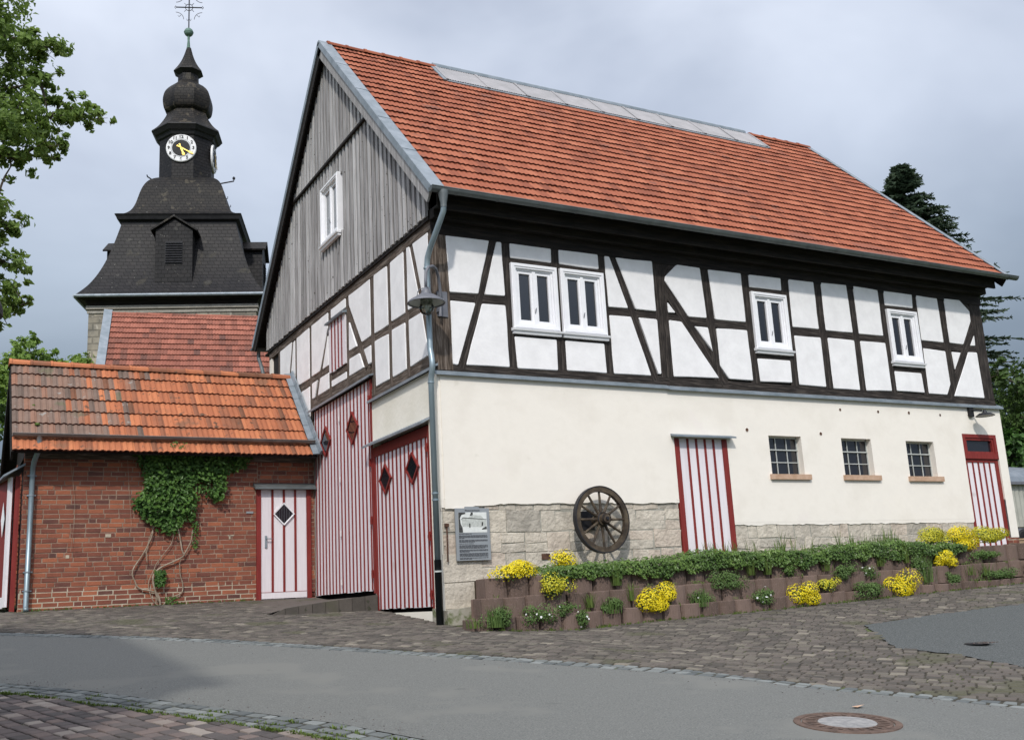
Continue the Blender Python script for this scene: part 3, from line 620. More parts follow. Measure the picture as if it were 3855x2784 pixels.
FP = [[(.35, 6.2), (1.16, 6.21), (.91, 5.25), (.39, 5.23)], [(1.3, 6.21), (1.39, 6.21), (1.41, 5.26), (1.03, 5.25)], [(.39, 5.09), (.85, 5.09), (.48, 4.02), (.39, 4.03)], [(.97, 5.09), (1.41, 5.1), (1.43, 4.04), (.63, 4.03)],
 [(1.55, 6.21), (2.37, 6.21), (2.36, 5.95), (1.55, 5.95)], [(2.52, 6.21), (3.34, 6.22), (3.34, 5.94), (2.52, 5.95)], [(1.55, 4.58), (2.37, 4.58), (2.36, 4.04), (1.58, 4.03)], [(2.54, 4.58), (3.34, 4.58), (3.35, 4.05), (2.54, 4.05)],
 [(3.48, 6.21), (3.58, 6.21), (3.91, 5.27), (3.49, 5.26)], [(3.72, 6.21), (4.53, 6.23), (4.53, 5.27), (4.08, 5.27)], [(3.49, 5.11), (3.96, 5.12), (4.3, 4.06), (3.5, 4.05)], [(4.12, 5.12), (4.53, 5.12), (4.52, 4.1), (4.46, 4.1)],
 [(5.1, 6.23), (5.64, 6.22), (5.69, 5.24), (5.26, 5.23), (4.78, 5.88), (4.8, 5.96)], [(4.8, 5.47), (4.97, 5.28), (4.8, 5.27)], [(4.8, 5.13), (5.09, 5.12), (5.85, 4.1), (4.8, 4.07)],
 [(5.38, 5.06), (5.7, 5.06), (5.76, 4.6)], [(5.83, 6.21), (6.64, 6.22), (6.64, 5.24), (5.9, 5.23)], [(5.9, 5.06), (6.65, 5.08), (6.67, 4.1), (6.09, 4.1), (5.9, 4.34)], [(6.83, 6.22), (7.66, 6.23), (7.65, 5.97), (6.82, 5.96)], [(6.83, 4.54), (7.67, 4.55), (7.66, 4.11), (6.85, 4.09)],
 [(7.86, 6.23), (8.54, 6.24), (8.54, 5.25), (7.84, 5.24)], [(7.85, 5.07), (8.56, 5.08), (8.55, 4.07), (7.84, 4.08)], [(8.74, 6.25), (9.46, 6.27), (9.48, 5.25), (8.73, 5.24)], [(8.75, 5.09), (9.49, 5.09), (9.48, 4.05), (8.75, 4.05)], [(9.65, 6.27), (10.37, 6.25), (10.36, 5.25), (9.66, 5.24)],
 [(9.66, 5.09), (10.39, 5.1), (10.4, 4.08), (9.66, 4.05)], [(10.54, 6.25), (11.41, 6.25), (11.38, 5.94), (10.53, 5.93)], [(10.55, 4.51), (11.36, 4.51), (11.38, 4.09), (10.55, 4.09)], [(11.53, 6.25), (12.2, 6.24), (12.21, 5.24), (11.52, 5.24)],
 [(11.53, 5.07), (12.22, 5.05), (12.23, 4.32), (12.08, 4.08), (11.51, 4.08)], [(12.42, 6.26), (12.93, 6.27), (13.22, 6.04), (13.21, 5.8), (12.84, 5.24), (12.41, 5.25)], [(13.25, 5.48), (13.24, 5.24), (13.07, 5.23)], [(12.42, 5.05), (12.72, 5.05), (12.45, 4.65)], [(12.97, 5.08), (13.26, 5.09), (13.28, 4.06), (12.3, 4.06)]]
for p in FP: panel(PF, p)
# timbers: gable
ln(PG, [((.02, 4.12), (2.95, 4.09), .19, -.002), ((2.9, 4.555), (6.35, 4.555), .22, -.001), ((.02, 5.085), (2.72, 5.085), .17, -.003), ((2.68, 5.085), (4.06, 5.085), .17, -.003), ((5.05, 5.085), (6.4, 5.085), .16, -.003), ((6.35, 5.06), (9.0, 5.06), .16, -.003),
        ((4.02, 6.03), (5.1, 6.05), .1, -.004), ((4.02, 4.87), (5.1, 4.87), .16, -.004)], 'timber_grey')
beam(PG, (.02, 6.37), (DY, 6.37), .2, .01, 'timber_grey')
for (y0, y1, w) in ((.06, .06, .13), (1.1, 1.1, .14), (1.86, 1.87, .14), (2.69, 2.71, .19), (4.03, 4.05, .16), (5.085, 5.09, .16), (6.35, 6.35, .15), (7.4, 7.41, .13), (8.72, 8.74, .16)):
    beam(PG, (y0, 6.3), (y1, 4.05 if (y0 < 2.8 or y0 > 6.2) else 4.5), w, .001, 'timber_grey')
for (a, b, w) in (((.84, 6.3), (.17, 4.2), .13), ((3.98, 6.0), (3.03, 4.62), .17), ((5.18, 6.0), (6.02, 4.6), .15), ((7.62, 6.3), (8.0, 5.1), .12)): beam(PG, a, b, w, -.001, 'timber_grey')
GP = [[(.76, 6.28), (.13, 6.27), (.13, 5.1), (.38, 5.17)], [(1.02, 6.3), (.9, 6.28), (.52, 5.17), (1.03, 5.18)], [(1.02, 5.01), (.47, 5.0), (.24, 4.22), (1.01, 4.19)], [(.31, 4.92), (.13, 4.92), (.13, 4.35), (.16, 4.35)], [(1.77, 6.27), (1.17, 6.28), (1.17, 5.17), (1.78, 5.18)],
 [(1.77, 5.03), (1.19, 5.01), (1.18, 4.19), (1.79, 4.18)], [(2.57, 6.28), (1.94, 6.26), (1.93, 5.16), (2.6, 5.17)], [(2.6, 5.03), (1.94, 5.0), (1.96, 4.18), (2.58, 4.18)], [(3.93, 6.28), (2.78, 6.27), (2.79, 5.18), (3.25, 5.17), (3.91, 6.08)], [(3.94, 5.75), (3.53, 5.16), (3.96, 5.17)],
 [(3.95, 5.01), (3.41, 5.0), (3.17, 4.67), (3.97, 4.67)], [(3.15, 5.01), (2.8, 5.01), (2.81, 4.67), (2.94, 4.67)], [(4.99, 6.28), (4.11, 6.28), (4.11, 6.09), (4.99, 6.1)], [(5.01, 4.8), (4.13, 4.8), (4.12, 4.66), (5.0, 4.67)], [(6.26, 6.28), (5.18, 6.28), (5.2, 5.94), (5.74, 5.16), (6.28, 5.16)],
 [(5.21, 5.8), (5.18, 5.16), (5.57, 5.16)], [(6.27, 5.01), (5.9, 5.01), (6.1, 4.67), (6.26, 4.67)], [(5.72, 5.01), (5.17, 5.01), (5.16, 4.67), (5.89, 4.67)], [(7.33, 6.27), (6.43, 6.28), (6.43, 5.15), (7.32, 5.16)], [(7.57, 6.24), (7.47, 6.25), (7.47, 5.15), (7.87, 5.15)], [(8.62, 6.27), (7.7, 6.27), (8.05, 5.15), (8.62, 5.15)],
 [(7.33, 4.97), (6.43, 4.98), (6.41, 4.07), (7.3, 4.07)], [(8.62, 4.97), (7.5, 4.97), (7.5, 4.1), (8.62, 4.1)]]
for p in GP: panel(PG, p)

# metal ledges
def ledge(pts3, out, h, m='zinc', name='ledge_flashing', parent=barn):
    mb = MB()
    for (a, b) in zip(pts3, pts3[1:]):
        a, b, o = Vector(a), Vector(b), Vector(out); z = Vector((0, 0, 1))
        mb.hexa([a - o * .1, b - o * .1, b + o - z * h * .55, a + o - z * h * .55, a - o * .1 + z * h, b - o * .1 + z * h, b + o, a + o])
        mb.hexa([a + o * .93 - z * h * 1.2, b + o * .93 - z * h * 1.2, b + o * 1.03 - z * h * 1.2, a + o * 1.03 - z * h * 1.2, a + o * .93 - z * h * .3, b + o * .93 - z * h * .3, b + o * 1.03, a + o * 1.03])
    return mb.build(name, m, parent)
ledge([(GX - .06, 0, LEDGE), (4.62, 0, LEDGE - .01)], (0, -.085, 0), .04); ledge([(4.62, 0, LEDGE - .02), (LX + .12, 0, LEDGE - .01)], (0, -.075, 0), .04)
ledge([(GX, -.05, 3.985), (GX, 2.9, 3.97)], (-.075, 0, 0), .04); ledge([(GX, 2.72, 4.43), (GX, 6.32, 4.41)], (-.10, 0, 0), .035)

# ---- boarded gable: boards with cover battens
RZ0, RY0, RT = 6.72, -.6, 1.007
def roofz(y): return RZ0 + RT * (y - RY0) if y <= 4.75 else RZ0 + RT * (10.1 - y)
def boarding(z0f, z1f, d, name, y0=.0, y1=DY):
    mb = MB(); y = y0
    while y < y1:
        w = .2; yc = y + w / 2
        for (a, b, dd) in ((y, y + w, d), (y + .045, y + .155, d + .028)):
            a2, b2 = a + .002, min(b, y1) - .002
            if b2 <= a2: continue
            j = R(-.012, .012); lo = z0f + j; ha, hb = min(z1f, roofz(a2) - .2), min(z1f, roofz(b2) - .2)
            if max(ha, hb) < lo + .02: continue
            if ha < lo: ha = lo + .005
            if hb < lo: hb = lo + .005
            v = R(0, .12) if dd == d else R(.38, 1)  # recessed boards near black: shade of the gaps put into their colour
            # split the board in pieces around the window
            segs = [(lo, None)]
            P = lambda u, z, q: PG(u, z, q)
            def piece(zl, zr0, zr1):
                A = [P(a2, zl, dd - .025), P(b2, zl, dd - .025), P(b2, zl, dd), P(a2, zl, dd), P(a2, zr0, dd - .025), P(b2, zr1, dd - .025), P(b2, zr1, dd), P(a2, zr0, dd)]
                mb.hexa(A, v)
            if b2 > WG[0] and a2 < WG[1] and lo < WG[2] and ha > WG[3]:
                piece(lo, WG[2], WG[2])
                lo2 = WG[3]; 
                A = [P(a2, lo2, dd - .025), P(b2, lo2, dd - .025), P(b2, lo2, dd), P(a2, lo2, dd), P(a2, ha, dd - .025), P(b2, hb, dd - .025), P(b2, hb, dd), P(a2, ha, dd)]
                mb.hexa(A, v)
            else: piece(lo, ha, hb)
        y += w
    return mb.build(name, 'board', barn)
WG = (4.12, 5.1, 7.68, 8.88)
boarding(6.50, 9.46, .05, 'board_cladding', .0); boarding(9.42, 13, .085, 'board_cladding', .0)
mb = MB(); mb.box(GX - .13, GX - .05, 2.4, 7.1, 9.38, 9.43); mb.build('drip_board', 'timber_dark', barn)
mb = MB(); mb.box(GX - .045, GX - .0, .0, DY, 6.44, 6.6); mb.build('drip_board', 'timber_dark', barn)
mb = MB(); mb.face([PG(0, 6.5, -.01), PG(DY, 6.5, -.01), PG(DY, 6.9, -.01), PG(4.75, 11.8, -.01), PG(0, 7.0, -.01)]); mb.build('gable_backing', 'timber_dark', barn)

# ---- windows
def casement(pl, u0, u1, v0, v1, d, parent, label=None, sill=True, pane='pane', name='window', flip=False, sillw=.03):
    """white two-light window: casing, sashes, panes, sill"""
    mb = MB()
    def ring(mb, a, b, c, e, w, d0, d1, wb=None):
        wb = w if wb is None else wb
        for (x0, x1, y0, y1) in ((a, b, e - w, e), (a, b, c, c + wb), (a, a + w, c + wb, e - w), (b - w, b, c + wb, e - w)):
            p = [pl(x0, y0, d0), pl(x1, y0, d0), pl(x1, y0, d1), pl(x0, y0, d1), pl(x0, y1, d0), pl(x1, y1, d0), pl(x1, y1, d1), pl(x0, y1, d1)]; mb.hexa(p)
    ring(mb, u0, u1, v0, v1, .085, d - .12, d + .035); ring(mb, u0 + .02, u1 - .02, v0 + .02, v1 - .02, .035, d + .03, d + .048)
    w = mb.build(name, 'winwhite', parent, label=label)
    a, b, c, e = u0 + .085, u1 - .085, v0 + .085, v1 - .085; mid = (a + b) / 2
    f = MB(); ring(f, a, b, c, e, .03, d - .12, d + .002)
    P = lambda x0, x1, y0, y1, d0, d1: f.hexa([pl(x0, y0, d0), pl(x1, y0, d0), pl(x1, y0, d1), pl(x0, y0, d1), pl(x0, y1, d0), pl(x1, y1, d0), pl(x1, y1, d1), pl(x0, y1, d1)])
    P(mid - .03, mid + .03, c + .03, e - .03, d - .1, d + .004); f.build('window_frame', 'winwhite', w)
    for (x0, x1) in ((a + .032, mid - .022), (mid + .022, b - .032)):
        s = MB(); ring(s, x0, x1, c + .032, e - .032, .048, d - .08, d - .014); sh = s.build('sash', 'winwhite', w)
        q = MB(); q.face([pl(x0 + .04, c + .075, d - .05), pl(x1 - .04, c + .075, d - .05), pl(x1 - .04, e - .075, d - .05), pl(x0 + .04, e - .075, d - .05)]); q.build('pane', pane, w)
    if sill:
        s = MB(); x0, x1 = u0 - sillw, u1 + sillw
        s.hexa([pl(x0, v0 - .04, d - .02), pl(x1, v0 - .04, d - .02), pl(x1, v0 - .04, d + .075), pl(x0, v0 - .04, d + .075), pl(x0, v0 + .012, d - .02), pl(x1, v0 + .012, d - .02), pl(x1, v0 - .008, d + .085), pl(x0, v0 - .008, d + .085)])
        s.hexa([pl(x0 + .02, v0 - .09, d - .02), pl(x1 - .02, v0 - .09, d - .02), pl(x1 - .02, v0 - .09, d + .04), pl(x0 + .02, v0 - .09, d + .04), pl(x0 + .02, v0 - .042, d - .02), pl(x1 - .02, v0 - .042, d - .02), pl(x1 - .02, v0 - .042, d + .055), pl(x0 + .02, v0 - .042, d + .055)])
        s.build('window_sill', 'winwhite', w)
    h = MB(); h.tube([pl(mid - .01, (c + e) / 2 - .28, d + .01), pl(mid - .01, (c + e) / 2 - .22, d + .03), pl(mid + .01, (c + e) / 2 - .19, d + .02)], .007, 6); h.build('window_latch', 'grey_paint', w)
    return w
casement(PF, 1.53, 2.43, 4.71, 5.855, .02, barn); casement(PF, 2.50, 3.40, 4.71, 5.86, .02, barn)
casement(PF, 6.81, 7.715, 4.73, 5.865, .02, barn); casement(PF, 10.525, 11.43, 4.71, 5.845, .02, barn)
casement(PG, 4.08, 5.16, 7.66, 8.93, .11, barn, pane='pane_pale')

# barred ground floor windows
for (a, b, c, e) in holes_f[1:4]:
    mb = MB()
    def bar(x0, x1, z0, z1, y0=.125, y1=.145): mb.box(x0, x1, y0, y1, z0, z1)
    bar(a, b, e - .03, e); bar(a, b, c, c + .02); bar(a, a + .018, c, e); bar(b - .02, b, c, e)
    for k in (1, 2): x = a + (b - a) * k / 3; bar(x - .008, x + .008, c, e, .127, .143)
    for z in (c + (e - c) * .33, c + (e - c) * .66): bar(a, b, z - .008, z + .008, .123, .146)
    bar(a + .01, b - .01, c + (e - c) * .64, c + (e - c) * .67, .11, .145)
    w = mb.build('barred_window', 'lamp_inside', barn)
    q = MB(); q.face([(a, .15, c), (b, .15, c), (b, .15, e), (a, .15, e)]); q.build('pane', 'pane', w)
    s = MB(); s.box(a - .06, b + .12, -.055, .0, c - .10, c - .002); s.box(a + .001, b - .001, -.001, .14, c - .1, c + .003); s.build('window_sill', 'sillstone', w)
for (x, z, r) in ((6.39, 3.15, .036), (8.85, 3.63, .03), (9.91, 3.63, .03), (10.81, 3.64, .032), (11.76, 3.63, .028), (12.66, 3.66, .028), (8.25, 3.13, .034)):
    mb = MB(); mb.lathe([(r * 1.25, -.003), (r * 1.02, -.006), (r, .0)], 12, (x, 0, z), 'y'); o = mb.build('vent_hole', 'cream', barn)
    q = MB(); q.lathe([(0.001, -.0045), (r, -.0045)], 12, (x, 0, z), 'y'); q.build('vent_opening', 'rust', o)

# ---- striped doors
def striped(pl, u0, u1, v0, v1, d, stripes, parent, name='striped_door', frame=.07, sw=.035, top=.07, label=None, framesides=(1, 1), vb=None, ev=False):
    """pale boards with red cover strips; frame: left/right jamb and head in red"""
    mb = MB(); B = lambda x0, x1, y0, y1, d0, d1: mb.hexa([pl(x0, y0, d0), pl(x1, y0, d0), pl(x1, y0, d1), pl(x0, y0, d1), pl(x0, y1, d0), pl(x1, y1, d0), pl(x1, y1, d1), pl(x0, y1, d1)], R(0, 1))
    a, b = u0 + frame * framesides[0], u1 - frame * framesides[1]; e = v1 - top
    xs = [a + (b - a) * (i + (0 if ev else .5)) / (stripes + (0 if ev else 0)) for i in range(stripes)] if not ev else [a + (b - a) * (i + 1) / (stripes + 1) for i in range(stripes)]
    edges = [a] + xs + [b]
    for x0, x1 in zip(edges, edges[1:]): B(x0 + .002, x1 - .002, v0 + R(-.012, .006), e, d - .03, d + R(-.001, .001))
    dr = mb.build(name, 'doorwhite', parent, label=label)
    mb = MB()
    for x in xs: B(x - sw / 2, x + sw / 2, v0 + R(-.005, .01), e, d - .005, d + .013)
    mb.build('cover_strips', 'doorred', dr)
    mb = MB()
    if framesides[0]: B(u0, a, v0 - .05, v1, d - .06, d + .022)
    if framesides[1]: B(b, u1, v0 - .05, v1, d - .06, d + .023)
    if top: B(a, b, e, v1, d - .06, d + .021)
    if mb.v: mb.build('door_frame', 'doorred', dr)
    return dr
def diamond(pl, u, v, hw, hh, d, parent, mf='doorred', t=.05, mg='pane'):
    mb = MB(); o = [(u - hw, v), (u, v + hh), (u + hw, v), (u, v - hh)]; k = 1 - t / min(hw, hh); i_ = [(u + (x - u) * k, v + (y - v) * k) for x, y in o]
    for q in range(4):
        r = (q + 1) % 4
        mb.hexa([pl(*o[q], d), pl(*o[r], d), pl(*i_[r], d), pl(*i_[q], d), pl(*o[q], d + .035), pl(*o[r], d + .035), pl(*i_[r], d + .03), pl(*i_[q], d + .03)])
    w = mb.build('diamond_window', mf, parent)
    g_ = MB(); g_.face([pl(*p, d + .016) for p in i_]); g_.build('pane', mg, w)
    return w
def hinge(pl, u, v, d, parent, m='doorred', s=1):
    mb = MB(); B = lambda x0, x1, y0, y1, d0, d1: mb.hexa([pl(x0, y0, d0), pl(x1, y0, d0), pl(x1, y0, d1), pl(x0, y0, d1), pl(x0, y1, d0), pl(x1, y1, d0), pl(x1, y1, d1), pl(x0, y1, d1)])
    B(u - .02, u + .09 * s, v - .025, v + .025, d + .02, d + .03); B(u - .02, u + .02, v - .07, v + .07, d + .02, d + .055); mb.build('hinge', m, parent)
dr = striped(PF, 4.68, 5.88, .85, 2.95, -.02, 4, barn, frame=.11, sw=.045, top=.0, ev=True)
mb = MB(); mb.hexa([(4.6, -.16, 2.955), (5.98, -.16, 2.955), (5.98, .0, 2.99), (4.6, .0, 2.99), (4.6, -.16, 2.985), (5.98, -.16, 2.985), (5.98, .0, 3.03), (4.6, .0, 3.03)]); mb.build('door_hood', 'zinc', dr)
dr = striped(PF, 12.36, 13.46, .82, 2.72, -.06, 4, barn, frame=.10, sw=.045, top=.07, ev=True)
mb = MB()
for b_ in ((12.36, 13.46, 3.17, 3.25), (12.36, 12.45, 2.72, 3.17), (13.37, 13.46, 2.72, 3.17), (12.45, 13.37, 2.72, 2.83)): mb.box(b_[0], b_[1], .0, .13, b_[2], b_[3])
for b_ in ((12.45, 13.37, 3.12, 3.17), (12.45, 12.50, 2.88, 3.12), (13.32, 13.37, 2.88, 3.12), (12.45, 13.37, 2.83, 2.88)): mb.box(b_[0], b_[1], .02, .11, b_[2], b_[3])
fr = mb.build('fanlight_frame', 'doorred', dr); q = MB(); q.face([(12.5, .07, 2.88), (13.32, .07, 2.88), (13.32, .07, 3.12), (12.5, .07, 3.12)]); q.build('pane', 'pane', fr)
# small gable door (right) and tall gable door (left)
dr = striped(PG, .38, 2.84, .27, 3.10, -.02, 13, barn, name='barn_door', frame=.08, sw=.045, top=.17, label='lower red and white striped barn door with two diamond windows')
diamond(PG, 2.27, 2.47, .27, .27, -.01, dr); diamond(PG, 1.08, 2.5, .27, .27, -.01, dr)
for z in (2.75, 1.35, .45): hinge(PG, .46, z, -.02, dr)
mb = MB(); mb.hexa([PG(.3, 3.19, 0), PG(2.96, 3.19, 0), PG(2.96, 3.10, .17), PG(.3, 3.10, .17), PG(.3, 3.23, 0), PG(2.96, 3.23, 0), PG(2.96, 3.14, .17), PG(.3, 3.14, .17)]); mb.build('door_hood', 'zinc', dr)
dr = striped(PG, 2.84, 6.2, .60, 4.38, -.01, 17, barn, name='barn_door', frame=.09, sw=.045, top=.0, framesides=(1, 0), label='tall red and white striped barn door reaching up to the beam')
diamond(PG, 5.42, 3.63, .32, .32, 0, dr, mg='pane'); diamond(PG, 3.85, 3.64, .32, .32, 0, dr)
for z in (4.02, 2.85, 1.82, .88): hinge(PG, 2.93, z, -.01, dr)
for z in (3.95, 2.75, 1.72, .80):
    mb = MB(); mb.box(GX - .03, GX - .012, 4.57, 4.61, z - .05, z + .05); mb.build('door_bolt', 'clockwhite', dr)
# loading hatch
dr = striped(PG, 4.10, 5.08, 4.96, 5.98, .03, 4, barn, name='loading_hatch', frame=.0, sw=.045, top=0, ev=True, framesides=(0, 0))
mb = MB(); mb.hexa([PG(4.06, 5.98, 0), PG(5.13, 5.98, 0), PG(5.13, 5.97, .1), PG(4.06, 5.97, .1), PG(4.06, 6.04, 0), PG(5.13, 6.04, 0), PG(5.13, 6.0, .11), PG(4.06, 6.0, .11)]); mb.build('door_hood', 'zinc', dr)
# platform curb in front of the tall door
mb = MB(); P0, P1 = Vector((-1.75, 2.86)), Vector((.08, 2.72)); n = 8
for i in range(n):
    a, b = P0 + (P1 - P0) * i / n, P0 + (P1 - P0) * (i + 1) / n; t = (b - a).normalized(); b = b - t * .008; nn = Vector((-t.y, t.x)) * .08
    za = .30 + .2 * (i / n) ** .7 + (.02 if i else -.03); zb = .30 + .2 * ((i + 1) / n) ** .7 + .02
    mb.hexa([(a.x, a.y, .1), (b.x, b.y, .1), (b.x + nn.x, b.y + nn.y, .1), (a.x + nn.x, a.y + nn.y, .1), (a.x, a.y, za), (b.x, b.y, zb), (b.x + nn.x, b.y + nn.y, zb), (a.x + nn.x, a.y + nn.y, za)], R(0, .5))
mb.build('kerb', 'paver', label=None, kind='structure')
mb = MB()
def pz(x, y): return max(g(x, y) - .01, min(.51, .29 + .2 * max(0, min(1, (x + 1.75) / 1.83)) ** .7 + .015 + .0 * y) if y > 2.7 else -9)
nx, ny = 14, 18
for i in range(nx):
    for j in range(ny):
        x0, x1 = -1.75 + 1.84 * i / nx, -1.75 + 1.84 * (i + 1) / nx
        ya = lambda x: 2.93 - .14 * (x + 1.75) / 1.83
        q = [(x0, j), (x1, j), (x1, j + 1), (x0, j + 1)]
        mb.face([(x, ya(x) + (6.19 - ya(x)) * k / ny, max(pz(x, 3), g(x, ya(x) + (6.19 - ya(x)) * k / ny) + .012)) for x, k in q])
mb.build('platform', 'paver', kind='structure')

# ---- roof
def tile_roof(name, m, place, u0, u1, rows, expo, tw, parent, start=.0, amp=.015, lip=.029, skip=None, waves=2, segs=8, rev=False, cut=None, rcol=None):
    """pantile courses. place(u, s, h): u along the eaves, s up the slope, h off the surface"""
    mb = MB(); n = int(round((u1 - u0) / tw)); tw = (u1 - u0) / n
    for r in range(rows):
        s0 = start + r * expo; s1 = s0 + expo + .045
        for c in range(n):
            a = u0 + c * tw
            if skip and skip(a + tw / 2, s0 + expo / 2): continue
            v = min(1, max(0, random.gauss(.5, .26))) if rcol is None else rcol(a, s0)
            dz = R(-.004, .004); ds = R(-.008, .008); sk = R(-.004, .004); i0 = len(mb.v)
            for k in range(segs + 1):
                t = k / segs; u = a + tw * t; h = amp * (.5 - .5 * cos(2 * pi * waves * t)) + dz
                if k == segs: h += .004
                sl = s0 + ds + sk * t
                mb.v += [place(u, sl, h + .001), place(u, sl, h + lip + .006), place(u, s1, h)]
            for k in range(segs):
                p = i0 + 3 * k
                mb.f.append((p, p + 3, p + 4, p + 1)); mb.a.append(v); mb.m.append(1)
                mb.f.append((p + 1, p + 4, p + 5, p + 2)); mb.a.append(v); mb.m.append(0)
            # closed side of the tile
            mb.f.append((i0, i0 + 1, i0 + 2)); mb.a.append(v); mb.m.append(0)
    return mb.build(name, m, parent)
RA = math.atan(RT); SL = (4.75 + .6) / cos(RA)
def RFp(u, s, h): return (u, RY0 + s * cos(RA) - h * sin(RA), RZ0 + s * sin(RA) + h * cos(RA))
def RBp(u, s, h): return (u, 10.1 - s * cos(RA) + h * sin(RA), RZ0 + s * sin(RA) + h * cos(RA))
X0, X1 = -.15, 13.88
rows = int(SL / .336) + 1; ex = SL / rows
tile_roof('roof_tiles', ['tile', 'tile_lip'], RFp, X0 + .2, X1 - .06, rows, ex, .2, barn, skip=lambda u, s: (2.45 < u < 11.75 and s > SL - .92))
tile_roof('roof_tiles', ['tile', 'tile_lip'], RBp, X0 + .05, X1 - .05, rows, ex, .4, barn, segs=4, waves=1)
mb = MB()
for Pq in (RFp, RBp):
    mb.hexa([Pq(X0, .02, -.02), Pq(X1, .02, -.02), Pq(X1, SL, -.02), Pq(X0, SL, -.02), Pq(X0, .02, -.05), Pq(X1, .02, -.05), Pq(X1, SL, -.05), Pq(X0, SL, -.05)])
mb.build('roof_deck', 'timber_dark', barn)
# ridge tiles
def ridge(name, m, a, b, n, r, parent, flat=.75):
    a, b = Vector(a), Vector(b); mb = MB(); t = (b - a) / n; side = Vector((-t.y, t.x, 0)).normalized()
    for i in range(n):
        p, q = a + t * i, a + t * (i + 1) + t.normalized() * .03; v = R(0, 1); i0 = len(mb.v); rr = r * R(.97, 1.03)
        for (c, k) in ((p, 1.10), (p + t * .12, 1.10), (p + t * .14, 1.0), (q, .93)):
            for j in range(9):
                an = pi * (j / 8) * 1.1 - pi * .05; mb.v.append(tuple(c + side * cos(an) * rr * k + Vector((0, 0, 1)) * (sin(an) * rr * k * flat + R(-.001, .001))))
        for s in range(3):
            for j in range(8): mb.f.append((i0 + s * 9 + j, i0 + s * 9 + j + 1, i0 + s * 9 + j + 10, i0 + s * 9 + j + 9)); mb.a.append(v); mb.m.append(0)
        mb.f.append(tuple(i0 + j for j in range(9))); mb.a.append(v); mb.m.append(0)
    return mb.build(name, m, parent)
ZR = RZ0 + SL * sin(RA)
ridge('ridge_tiles', 'tile', (X0 + .15, 4.75, ZR - .03), (2.5, 4.75, ZR - .03), 6, .13, barn); ridge('ridge_tiles', 'tile', (11.75, 4.75, ZR - .03), (X1, 4.75, ZR - .03), 5, .13, barn)
# translucent strip along the ridge
mb = MB(); n = 150; ua, ub = 2.5, 11.7
for i in range(n * 2):
    u, w_ = ua + (ub - ua) * i / (n * 2), ua + (ub - ua) * (i + 1) / (n * 2); h0, h1 = .05 + .012 * (i % 2), .05 + .012 * ((i + 1) % 2)
    mb.face([RFp(u, SL - .93, h0), RFp(w_, SL - .93, h1), RFp(w_, SL - .04, h1), RFp(u, SL - .04, h0)])
sk = mb.build('ridge_light_strip', 'poly', barn)
mb = MB()
for k in range(10):
    u = ua + (ub - ua) * k / 9; B = [RFp(u - .02, SL - .95, .058), RFp(u + .05, SL - .95, .058), RFp(u + .05, SL - .03, .058), RFp(u - .02, SL - .03, .058)]; T = [RFp(u - .02, SL - .95, .072), RFp(u + .05, SL - .95, .072), RFp(u + .05, SL - .03, .072), RFp(u - .02, SL - .03, .072)]; mb.hexa(B + T)
mb.build('sheet_overlap', 'poly', sk)
mb = MB(); mb.hexa([RFp(ua - .1, SL - 1.0, .012), RFp(ub + .1, SL - 1.0, .012), RFp(ub + .1, SL - .86, .03), RFp(ua - .1, SL - .86, .03), RFp(ua - .1, SL - 1.0, .04), RFp(ub + .1, SL - 1.0, .04), RFp(ub + .1, SL - .86, .045), RFp(ua - .1, SL - .86, .045)])
for u in (ua - .1, ub + .02): mb.hexa([RFp(u, SL - 1.0, .01), RFp(u + .08, SL - 1.0, .01), RFp(u + .08, SL, .01), RFp(u, SL, .01), RFp(u, SL - 1.0, .06), RFp(u + .08, SL - 1.0, .06), RFp(u + .08, SL, .06), RFp(u, SL, .06)])
mb.build('strip_flashing', 'zinc', sk)
mb = MB(); mb.tube([(ua - .02, 4.74, ZR + .06), (ub - .1, 4.74, ZR + .06)], .055, 10); mb.box(ua - .02, ub - .1, 4.66, 4.86, ZR, ZR + .06); mb.build('ridge_cap', 'zinc', sk)
# verge flashing, barge boards
for (xx, wd, side) in ((X0 - .02, .25, -1), (X1 - .1, .14, 1)):
    for Pq, nm in ((RFp, 0), (RBp, 1)):
        mb = MB(); x0, x1 = (xx, xx + wd); mb.hexa([Pq(x0, -.02, .045), Pq(x1, -.02, .045), Pq(x1, SL + .02, .045), Pq(x0, SL + .02, .045), Pq(x0, -.02, .062), Pq(x1, -.02, .055), Pq(x1, SL + .02, .055), Pq(x0, SL + .02, .062)])
        e0 = x0 if side < 0 else x1
        mb.hexa([Pq(e0 - .012, -.02, -.06), Pq(e0 + .012, -.02, -.06), Pq(e0 + .012, SL + .02, -.06), Pq(e0 - .012, SL + .02, -.06), Pq(e0 - .012, -.02, .06), Pq(e0 + .012, -.02, .06), Pq(e0 + .012, SL + .02, .06), Pq(e0 - .012, SL + .02, .06)])
        for k in range(1, 5):
            s = SL * k / 5; mb.hexa([Pq(x0 - .003, s, .055), Pq(x1 + .002, s, .055), Pq(x1 + .002, s + .03, .055), Pq(x0 - .003, s + .03, .055), Pq(x0 - .003, s, .068), Pq(x1 + .002, s, .062), Pq(x1 + .002, s + .03, .062), Pq(x0 - .003, s + .03, .068)])
        mb.build('verge_flashing', 'zinc', barn)
        b = MB(); y = (x0 + .015) if side < 0 else x1 - .05; b.hexa([Pq(y, -.0, -.24), Pq(y + .035, -.0, -.24), Pq(y + .035, SL, -.24), Pq(y, SL, -.24), Pq(y, 0, -.05), Pq(y + .035, 0, -.05), Pq(y + .035, SL, -.05), Pq(y, SL, -.05)])
        b.build('barge_board', 'board' if (nm == 0 and side < 0) else 'timber_dark', barn)
